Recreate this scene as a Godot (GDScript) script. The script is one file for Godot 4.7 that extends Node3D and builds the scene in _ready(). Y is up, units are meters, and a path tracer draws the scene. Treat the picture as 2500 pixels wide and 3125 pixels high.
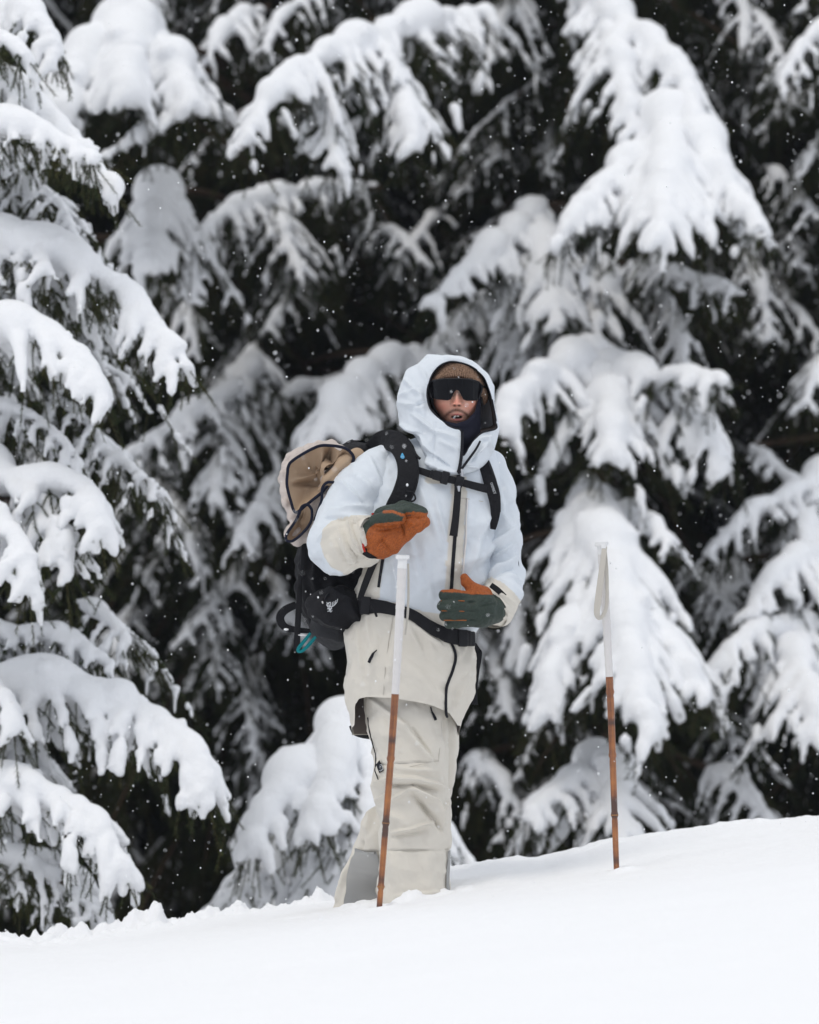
extends Node3D
# A skier pausing on a snow slope before snow-laden spruces. Units are metres; the skier stands at z = 0 and
# faces +z. The camera stands 12 m away with a long lens. at() gives the place of a point of the sketch
# (2500 x 3125, 977 of its units to a metre at z = 0) at its own distance z.

const EYE_H := 0.62
const DIST := 12.0
const PX := 977.0
var rng := RandomNumberGenerator.new()
var noise := FastNoiseLite.new()
var noise_b := FastNoiseLite.new()
var M := {}
var taken := {}

func at(X: float, Y: float, z := 0.0) -> Vector3:
	var k := (DIST - z) / DIST
	return Vector3((X - 1250.0) / PX * k, EYE_H + ((2725.0 - Y) / PX - EYE_H) * k, z)

func dat(X: float, Y: float, z := 0.0) -> Vector3:
	return at(X * 1.4493, Y * 1.4493, z)

# ---------------------------------------------------------------- naming
func numbered(called: String, parent: Node) -> String:
	var key := str(parent.get_instance_id()) + called
	var n: int = taken.get(key, 0)
	taken[key] = n + 1
	return called if n == 0 else "%s_%03d" % [called, n]

func thing(called: String, label: String, category: String, where := Vector3.ZERO, group := "") -> Node3D:
	var o := Node3D.new()
	o.name = numbered(called, self)
	add_child(o, true)
	o.position = where
	o.set_meta("label", label)
	o.set_meta("category", category)
	if group != "":
		o.set_meta("group", group)
	return o

func part(called: String, mesh: Mesh, mat: Material, parent: Node) -> MeshInstance3D:
	var o := MeshInstance3D.new()
	o.name = numbered(called, parent)
	o.mesh = mesh
	o.material_override = mat
	parent.add_child(o, true)
	return o

# ---------------------------------------------------------------- meshes
func arr_mesh(v: PackedVector3Array, n: PackedVector3Array, idx := PackedInt32Array(), col := PackedColorArray(), uv := PackedVector2Array()) -> ArrayMesh:
	var a := []
	a.resize(Mesh.ARRAY_MAX)
	a[Mesh.ARRAY_VERTEX] = v
	a[Mesh.ARRAY_NORMAL] = n
	if idx.size():
		# faces turned the way their normals point
		for t in range(0, idx.size(), 3):
			var i := idx[t]
			var j := idx[t + 1]
			var k := idx[t + 2]
			if (v[k] - v[i]).cross(v[j] - v[i]).dot(n[i] + n[j] + n[k]) < 0.0:
				idx[t + 1] = k
				idx[t + 2] = j
		a[Mesh.ARRAY_INDEX] = idx
	if col.size():
		a[Mesh.ARRAY_COLOR] = col
	if uv.size():
		a[Mesh.ARRAY_TEX_UV] = uv
	var m := ArrayMesh.new()
	if v.size():
		m.add_surface_from_arrays(Mesh.PRIMITIVE_TRIANGLES, a)
	return m

# Surface nets over a field f (inside where f > iso).
func nets(f: PackedFloat32Array, nx: int, ny: int, nz: int, lo: Vector3, c: float, iso: float) -> Array:
	var ids := PackedInt32Array()
	ids.resize(nx * ny * nz)
	ids.fill(-1)
	var v := PackedVector3Array()
	var idx := PackedInt32Array()
	var sy := nx
	var sz := nx * ny
	var off := PackedInt32Array([0, 1, sy, sy + 1, sz, sz + 1, sz + sy, sz + sy + 1])
	var ea := PackedInt32Array([0, 2, 4, 6, 0, 1, 4, 5, 0, 1, 2, 3])
	var eb := PackedInt32Array([1, 3, 5, 7, 2, 3, 6, 7, 4, 5, 6, 7])
	var cell4 := PackedInt32Array([0, 0, 0, 0])
	for k in range(1, nz - 1):
		for j in range(1, ny - 1):
			var p := (k * ny + j) * nx + 1
			for i in range(1, nx - 1):
				var inside := f[p] > iso
				for axis in 3:
					var st := 1 if axis == 0 else (sy if axis == 1 else sz)
					if (f[p + st] > iso) == inside:
						continue
					var ua := sy if axis == 0 else (sz if axis == 1 else 1)
					var ub := sz if axis == 0 else (1 if axis == 1 else sy)
					cell4[0] = p
					cell4[1] = p - ua
					cell4[2] = p - ua - ub
					cell4[3] = p - ub
					for q in 4:
						var cp := cell4[q]
						if ids[cp] < 0:
							var acc := Vector3.ZERO
							var cnt := 0
							for e in 12:
								var oa := off[ea[e]]
								var ob := off[eb[e]]
								var fa := f[cp + oa] - iso
								var fb := f[cp + ob] - iso
								if (fa > 0.0) != (fb > 0.0):
									var t := fa / (fa - fb)
									var ca := ea[e]
									var cb := eb[e]
									var pa := Vector3(ca & 1, (ca >> 1) & 1, ca >> 2)
									var pb := Vector3(cb & 1, (cb >> 1) & 1, cb >> 2)
									acc += pa.lerp(pb, t)
									cnt += 1
							@warning_ignore("integer_division")
							var ck := cp / sz
							@warning_ignore("integer_division")
							var cj := (cp - ck * sz) / sy
							var ci := cp - ck * sz - cj * sy
							ids[cp] = v.size()
							v.append(lo + (Vector3(ci, cj, ck) + acc / maxf(cnt, 1)) * c)
					var a := ids[cell4[0]]
					var b := ids[cell4[1]]
					var d := ids[cell4[2]]
					var g := ids[cell4[3]]
					if inside:
						idx.append_array(PackedInt32Array([a, d, b, a, g, d]))
					else:
						idx.append_array(PackedInt32Array([a, b, d, a, d, g]))
				p += 1
	return [v, smooth_normals(v, idx), idx]

func smooth_normals(v: PackedVector3Array, idx: PackedInt32Array) -> PackedVector3Array:
	var n := PackedVector3Array()
	n.resize(v.size())
	for t in range(0, idx.size(), 3):
		var a := idx[t]
		var b := idx[t + 1]
		var c := idx[t + 2]
		var fn := (v[c] - v[a]).cross(v[b] - v[a])
		n[a] += fn
		n[b] += fn
		n[c] += fn
	for i in n.size():
		n[i] = n[i].normalized()
	return n

# Soft balls joined into one skin; sp holds x, y, z, r.
func blob(sp: PackedFloat32Array, c: float) -> Array:
	var lo := Vector3.INF
	var hi := -Vector3.INF
	for s in range(0, sp.size(), 4):
		var q := Vector3(sp[s], sp[s + 1], sp[s + 2])
		var R := Vector3.ONE * sp[s + 3] * 1.7
		lo = lo.min(q - R)
		hi = hi.max(q + R)
	lo -= Vector3.ONE * c * 2.0
	hi += Vector3.ONE * c * 3.0
	var nx := int((hi.x - lo.x) / c) + 1
	var ny := int((hi.y - lo.y) / c) + 1
	var nz := int((hi.z - lo.z) / c) + 1
	var f := PackedFloat32Array()
	f.resize(nx * ny * nz)
	for s in range(0, sp.size(), 4):
		var R := sp[s + 3] * 1.7 / c
		var x := (sp[s] - lo.x) / c
		var y := (sp[s + 1] - lo.y) / c
		var z := (sp[s + 2] - lo.z) / c
		var q := 1.0 / (R * R)
		for k in range(ceili(z - R), floori(z + R) + 1):
			var dz := (k - z) * (k - z)
			for j in range(ceili(y - R), floori(y + R) + 1):
				var w := R * R - dz - (j - y) * (j - y)
				if w <= 0.0:
					continue
				var h := sqrt(w)
				var row := (k * ny + j) * nx
				for i in range(ceili(x - h), floori(x + h) + 1):
					var t := (w - (i - x) * (i - x)) * q
					f[row + i] += t * t
	return nets(f, nx, ny, nz, lo, c, 0.4277)

func smooth_path(pts: Array, n: int) -> PackedVector3Array:
	var cv := Curve3D.new()
	for i in pts.size():
		var a: Vector3 = pts[maxi(i - 1, 0)]
		var b: Vector3 = pts[mini(i + 1, pts.size() - 1)]
		var tan := (b - a) * 0.1667
		cv.add_point(pts[i], -tan, tan)
	cv.bake_interval = 0.02
	var out := PackedVector3Array()
	var len := cv.get_baked_length()
	for i in n + 1:
		out.append(cv.sample_baked(len * i / n, true))
	return out

# A tube along pts with a radius per point.
func tube(pts: PackedVector3Array, radii: Array, sides := 8, cap := true, flat := 1.0) -> Array:
	var v := PackedVector3Array()
	var nn := PackedVector3Array()
	var idx := PackedInt32Array()
	var uv := PackedVector2Array()
	var prev := Vector3.ZERO
	var run := 0.0
	for i in pts.size():
		var t := (pts[mini(i + 1, pts.size() - 1)] - pts[maxi(i - 1, 0)]).normalized()
		if i == 0:
			prev = t.cross(Vector3(0.13, 0.05, 1.0)).normalized()
		else:
			run += pts[i].distance_to(pts[i - 1])
		var u := (prev - t * prev.dot(t)).normalized()
		prev = u
		var w := t.cross(u)
		var r: float = radii[mini(i, radii.size() - 1)]
		for s in sides + 1:
			var a := TAU * s / sides
			var d := u * cos(a) + w * sin(a) * flat
			v.append(pts[i] + d * r)
			nn.append((u * cos(a) + w * sin(a) / flat).normalized())
			uv.append(Vector2(float(s) / sides, run))
	var row := sides + 1
	for i in pts.size() - 1:
		for s in sides:
			var a := i * row + s
			idx.append_array(PackedInt32Array([a, a + row, a + 1, a + 1, a + row, a + row + 1]))
	if cap:
		for e in [0, pts.size() - 1]:
			var c := v.size()
			v.append(pts[e])
			var t := (pts[1] - pts[0]) if e == 0 else (pts[e] - pts[e - 1])
			var nm := t.normalized() * (-1.0 if e == 0 else 1.0)
			nn.append(nm)
			uv.append(Vector2(0.5, run))
			for s in sides + 1:
				v.append(v[e * row + s])
				nn.append(nm)
				uv.append(Vector2(0.5, run))
			for s in sides:
				idx.append_array(PackedInt32Array([c, c + 1 + s, c + 2 + s]))
	return [v, nn, idx, uv]

func tube_mesh(pts: PackedVector3Array, radii: Array, sides := 8, cap := true, flat := 1.0) -> ArrayMesh:
	var a := tube(pts, radii, sides, cap, flat)
	return arr_mesh(a[0], a[1], a[2], PackedColorArray(), a[3])

func join(list: Array) -> ArrayMesh:
	var v := PackedVector3Array()
	var n := PackedVector3Array()
	var idx := PackedInt32Array()
	for a in list:
		var b := v.size()
		v.append_array(a[0])
		n.append_array(a[1])
		for i in a[2]:
			idx.append(i + b)
	return arr_mesh(v, n, idx)

# ---------------------------------------------------------------- materials
func mat(called: String, lin: Color, rough: float, spec := 0.4) -> StandardMaterial3D:
	var m := StandardMaterial3D.new()
	m.resource_name = called
	m.albedo_color = Color(lin.r, lin.g, lin.b).linear_to_srgb()
	m.roughness = rough
	m.metallic_specular = spec
	M[called] = m
	return m

func noise_tex(freq: float, size: int, octaves := 4, as_normal := false, strength := 4.0, kind := FastNoiseLite.TYPE_SIMPLEX_SMOOTH) -> NoiseTexture2D:
	var t := NoiseTexture2D.new()
	var n := FastNoiseLite.new()
	n.noise_type = kind
	n.frequency = freq
	n.fractal_octaves = octaves
	n.seed = 7
	t.noise = n
	t.width = size
	t.height = size
	t.seamless = true
	t.as_normal_map = as_normal
	t.bump_strength = strength
	return t

func grain(m: StandardMaterial3D, scale: float, tex: Texture2D, strength := 1.0, world := false) -> void:
	m.normal_enabled = true
	m.normal_texture = tex
	m.normal_scale = strength
	m.uv1_triplanar = true
	m.uv1_world_triplanar = world
	m.uv1_scale = Vector3.ONE * scale

func make_materials() -> void:
	var grainy := noise_tex(0.02, 512, 5, true, 6.0)
	M["grainy"] = grainy
	grain(mat("snow", Color(0.86, 0.87, 0.89), 0.75, 0.3), 2.2, grainy, 0.75, true)
	grain(mat("ground_snow", Color(0.86, 0.865, 0.88), 0.8, 0.3), 1.3, grainy, 0.55, true)
	var nd := mat("needles", Color.WHITE, 0.7, 0.15)
	nd.vertex_color_use_as_albedo = true
	mat("bark", Color(0.055, 0.038, 0.026), 0.9, 0.2)
	grain(M.bark, 6.0, grainy, 1.2)

# ---------------------------------------------------------------- spruces
var twig_v: Array[PackedVector3Array] = []
var twig_n: Array[PackedVector3Array] = []
var twig_t: Array[PackedFloat32Array] = []   # per-vertex: 1 at stem (brown), 0 needle
const TWIG_KINDS := 6

# A unit twig along +y: a thin stem set round with needles.
func make_twigs() -> void:
	for kind in TWIG_KINDS:
		var v := PackedVector3Array()
		var n := PackedVector3Array()
		var tone := PackedFloat32Array()
		var coarse := kind >= 4
		var count := 34 if coarse else 62
		for s in 3:
			var a := TAU * s / 3
			var b := TAU * (s + 1) / 3
			var pa := Vector3(cos(a), 0, sin(a)) * 0.016
			var pb := Vector3(cos(b), 0, sin(b)) * 0.016
			var up := Vector3.UP
			for q in [pa, pb, pb * 0.7 + up, pa, pb * 0.7 + up, pa * 0.7 + up]:
				v.append(q)
				n.append(Vector3(q.x, 0, q.z).normalized())
				tone.append(1.0)
		for i in count:
			var h := (i + rng.randf()) / count
			var a := i * 2.399 + rng.randf_range(-0.5, 0.5)
			var out := Vector3(cos(a), 0, sin(a))
			var dir := (out + Vector3.UP * rng.randf_range(0.5, 1.1)).normalized()
			var len := rng.randf_range(0.10, 0.15) * (1.2 if coarse else 1.0)
			var side := dir.cross(Vector3(sin(a * 3.0), cos(a * 5.0), 0.4)).normalized() * (0.016 if coarse else 0.0105)
			var base := Vector3(0, h, 0) + out * 0.012
			v.append_array(PackedVector3Array([base - side, base + side, base + dir * len]))
			var nm := (out + Vector3(0, 0.3, 0)).normalized()
			n.append_array(PackedVector3Array([nm, nm, nm]))
			tone.append_array(PackedFloat32Array([0.0, 0.0, -1.0]))
		twig_v.append(v)
		twig_n.append(n)
		twig_t.append(tone)

class Bunch:
	var v := PackedVector3Array()
	var n := PackedVector3Array()
	var c := PackedColorArray()

func put_twig(b: Bunch, r: RandomNumberGenerator, p: Vector3, q: Vector3, thick: float, coarse: bool, tint: float) -> void:
	var d := q - p
	var L := d.length()
	if L < 0.005:
		return
	var y := d / L
	var x := y.cross(Vector3(r.randf_range(-1, 1), r.randf_range(-1, 1), r.randf_range(-1, 1))).normalized()
	var z := x.cross(y)
	var kind := r.randi_range(4, 5) if coarse else r.randi_range(0, 3)
	b.v.append_array(Transform3D(Basis(x * thick, y * L, z * thick), p) * twig_v[kind])
	b.n.append_array(Transform3D(Basis(x, y, z), Vector3.ZERO) * twig_n[kind])
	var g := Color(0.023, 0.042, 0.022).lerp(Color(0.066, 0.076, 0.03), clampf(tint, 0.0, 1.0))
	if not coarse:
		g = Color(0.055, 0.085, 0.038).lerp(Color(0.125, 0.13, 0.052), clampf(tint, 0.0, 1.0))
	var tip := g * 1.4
	var wood := Color(0.05, 0.036, 0.022)
	var cc := PackedColorArray()
	cc.resize(twig_t[kind].size())
	for i in cc.size():
		var t := twig_t[kind][i]
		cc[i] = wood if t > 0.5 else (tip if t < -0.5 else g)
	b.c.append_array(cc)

# Everything of one branch: needles, wood and the snow lying on it. Safe to run in a worker thread.
#   axis: points from trunk to tip; W: half width of the spray; snow: thickness of the load; droop: how far side twigs hang
func grow(spec: Dictionary) -> Dictionary:
	var r := RandomNumberGenerator.new()
	r.seed = spec.seed
	var W: float = spec.W
	var snow: float = spec.snow
	var droop: float = spec.droop
	var coarse: bool = spec.coarse
	var cell: float = spec.cell
	var cover: float = spec.get("cover", 0.85)
	var axis: PackedVector3Array = smooth_path(spec.axis, 40)
	var L := 0.0
	for i in 40:
		L += axis[i].distance_to(axis[i + 1])
	var bunch := Bunch.new()
	var sp := PackedFloat32Array()
	var rad := []
	for i in 41:
		rad.append(lerpf(0.016, 0.004, i / 40.0) * clampf(L, 0.5, 1.4))
	var wood := tube(axis, rad, 5)
	var seed_f := r.randf() * 100.0
	# snow along the axis, in lumps
	var step := maxf(snow * 0.55, 0.022)
	var ns := int(L / step) + 1
	for i in ns + 1:
		var s := float(i) / ns
		var p := axis[int(s * 40.0)].lerp(axis[mini(int(s * 40.0) + 1, 40)], s * 40.0 - int(s * 40.0))
		var lump := 0.82 + 0.32 * sin(s * L * 13.0 + seed_f) * sin(s * L * 5.3 + seed_f * 2.0) + r.randf_range(-0.1, 0.1)
		var rr := snow * lump * r.randf_range(0.86, 1.1) * lerpf(1.0, 0.34, s * s)
		rr *= lerpf(0.25, 1.0, smoothstep(0.0, 0.3, s))
		if s > 0.97:
			rr *= 0.6
		for q in 2:
			var cr := rr * r.randf_range(0.22, 0.42)
			var ca := r.randf() * TAU
			sp.append_array(PackedFloat32Array([p.x + cos(ca) * rr * 0.95, p.y + rr * r.randf_range(0.2, 1.25), p.z + sin(ca) * rr * 0.95, maxf(cr, 0.012)]))
		if rr < 0.012:
			continue
		sp.append_array(PackedFloat32Array([p.x + r.randf_range(-1, 1) * rr * 0.25, p.y + rr * 0.55, p.z + r.randf_range(-1, 1) * rr * 0.25, rr]))
	# side twigs
	var gap := 0.042 if not coarse else 0.055
	var hung: int = spec.get("hung", 3)
	var nt := int(L / gap)
	for i in nt:
		var s := (i + r.randf_range(0.1, 0.9)) / nt
		var k := s * 40.0
		var ki := mini(int(k), 39)
		var p := axis[ki].lerp(axis[ki + 1], k - ki)
		var T := (axis[mini(ki + 2, 40)] - axis[maxi(ki - 1, 0)]).normalized()
		var side := T.cross(Vector3.UP)
		if side.length() < 0.25:
			side = Vector3.RIGHT
		side = side.normalized()
		var sgn := 1.0 if i % 2 == 0 else -1.0
		var w := W * minf(1.0, 0.45 + s * 1.5) * (1.0 if s < 0.45 else lerpf(1.0, 0.18, (s - 0.45) / 0.55))
		var TL := w * r.randf_range(0.65, 1.2)
		var fwd := r.randf_range(0.45, 0.95)
		var dir := (side * sgn + T * fwd + Vector3.UP * r.randf_range(-0.1, 0.12)).normalized()
		var tint := clampf(r.randfn(0.35, 0.3), 0.0, 1.0)
		var hang := droop * r.randf_range(0.75, 1.25)
		var bare := r.randf() > cover
		var m := maxi(2, int(TL / 0.085))
		var last := p
		var pts := PackedVector3Array([p])
		for j in range(1, m + 1):
			var t := float(j) / m
			var q := p + dir * TL * t + Vector3.DOWN * hang * TL * t * t
			q += Vector3(r.randf_range(-1, 1), r.randf_range(-1, 1), r.randf_range(-1, 1)) * 0.008
			pts.append(q)
			put_twig(bunch, r, last, q, 0.11 if not coarse else 0.13, coarse, tint)
			# flat side sprays of the twig
			if j < m:
				for sg in [-1.0, 1.0]:
					if r.randf() < 0.25:
						continue
					var cross: Vector3 = dir.cross(Vector3.UP).normalized() * sg
					var sl := TL * r.randf_range(0.28, 0.5) * (1.0 - 0.6 * t) + 0.04
					var sd := (dir * r.randf_range(0.6, 1.0) + cross * r.randf_range(0.5, 0.9) + Vector3.DOWN * hang * (0.25 + t)).normalized()
					var e1 := q + sd * sl * 0.55
					var e2 := e1 + (sd + Vector3.DOWN * 0.5 * hang).normalized() * sl * 0.45
					put_twig(bunch, r, q, e1, 0.11 if not coarse else 0.14, coarse, tint)
					put_twig(bunch, r, e1, e2, 0.11 if not coarse else 0.14, coarse, tint + 0.1)
					if not bare and snow > 0.0 and r.randf() < 0.72:
						var r0 := clampf(snow * r.randf_range(0.2, 0.34), 0.0125, 0.028)
						for e in 5:
							var ft := e / 4.0 * r.randf_range(0.85, 1.0)
							var qq := q.lerp(e1, ft * 1.6) if ft < 0.62 else e1.lerp(e2, (ft - 0.62) * 2.2)
							var rs := r0 * (1.0 - 0.5 * ft)
							sp.append_array(PackedFloat32Array([qq.x, qq.y + rs * 0.5, qq.z, rs]))
			# hanging branchlets
			for h in hung:
				if r.randf() < 0.85:
					var q0 := last.lerp(q, r.randf())
					var hl := r.randf_range(0.07, 0.27) * (1.2 if coarse else 1.0) * (1.0 - 0.4 * t)
					var out := dir * r.randf_range(0.1, 0.6) + side * r.randf_range(-0.5, 0.5) + Vector3(r.randf_range(-0.3, 0.3), -r.randf_range(0.6, 1.4), r.randf_range(-0.3, 0.3))
					var q1 := q0 + out.normalized() * hl
					put_twig(bunch, r, q0, q1, 0.11 if not coarse else 0.15, coarse, clampf(tint + r.randf_range(-0.3, 0.3), 0, 1))
					if snow > 0.0 and r.randf() < (0.16 if coarse else 0.34):
						var hr := clampf(snow * r.randf_range(0.14, 0.28), 0.012, 0.026)
						var nb := clampi(int(hl * 0.8 / (hr * 0.75)), 2, 14)
						for e in nb:
							var ft := float(e) / nb
							var qq := q0.lerp(q1, ft * 0.8)
							sp.append_array(PackedFloat32Array([qq.x, qq.y + hr * 0.4, qq.z, hr * (1.0 - 0.35 * ft)]))
			last = q
		if bare:
			continue
		var reach := r.randf_range(0.62, 1.02)
		var base_r := snow * r.randf_range(0.36, 0.6) * lerpf(1.0, 0.8, s)
		var t2 := 0.06
		while t2 < reach:
			var f := t2 * m
			var fi := mini(int(f), m - 1)
			var q := pts[fi].lerp(pts[fi + 1], f - fi)
			var rr := base_r * (1.0 - 0.62 * t2 / reach) * r.randf_range(0.82, 1.18)
			if t2 + 0.12 > reach:
				rr *= 0.75
			rr = maxf(rr, 0.013)
			sp.append_array(PackedFloat32Array([q.x, q.y + rr * 0.5, q.z, rr]))
			t2 += maxf(rr * 0.62, 0.014) / TL
	var tip := axis[40] + (axis[40] - axis[36]).normalized() * (0.1 if coarse else 0.17)
	put_twig(bunch, r, axis[36], axis[40], 0.12, coarse, 0.6)
	put_twig(bunch, r, axis[40], tip + Vector3.DOWN * 0.03, 0.11, coarse, 0.7)
	var res := {"bunch": bunch, "wood": wood}
	res["snow"] = blob(sp, cell) if sp.size() and snow > 0.0 else []
	return res

var specs: Array = []
var grown: Array = []

func work(i: int) -> void:
	grown[i] = grow(specs[i])

func grow_all() -> void:
	grown.resize(specs.size())
	var id := WorkerThreadPool.add_group_task(work, specs.size(), 4, true)
	WorkerThreadPool.wait_for_group_task_completion(id)

func branch_meshes(g: Dictionary) -> Array:
	var b: Bunch = g.bunch
	var am := arr_mesh(b.v, b.n, PackedInt32Array(), b.c)
	am.surface_set_material(0, M.needles)
	var w: Array = g.wood
	var wm := arr_mesh(w[0], w[1], w[2])
	wm.surface_set_material(0, M.bark)
	var sm: ArrayMesh = null
	if g.snow.size() and g.snow[0].size():
		sm = arr_mesh(g.snow[0], g.snow[1], g.snow[2])
		sm.surface_set_material(0, M.snow)
	return [am, wm, sm]

func put_branch(tree: Node3D, meshes: Array, xf := Transform3D()) -> void:
	var o := MeshInstance3D.new()
	o.name = numbered("branch", tree)
	o.mesh = meshes[1]
	o.transform = xf
	tree.add_child(o, true)
	var nd := MeshInstance3D.new()
	nd.name = "needles"
	nd.mesh = meshes[0]
	o.add_child(nd, true)
	if meshes[2]:
		var sn := MeshInstance3D.new()
		sn.name = "snow"
		sn.mesh = meshes[2]
		o.add_child(sn, true)

func trunk(tree: Node3D, h: float, r0: float) -> void:
	var pts := PackedVector3Array()
	var rad := []
	for i in 13:
		var t := i / 12.0
		pts.append(Vector3(sin(t * 5.0) * 0.03, h * t, cos(t * 4.0) * 0.03 - 0.03))
		rad.append(r0 * (1.0 - t * 0.93) * (1.25 if i == 0 else 1.0))
	part("trunk", tube_mesh(pts, rad, 14), M.bark, tree)

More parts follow.
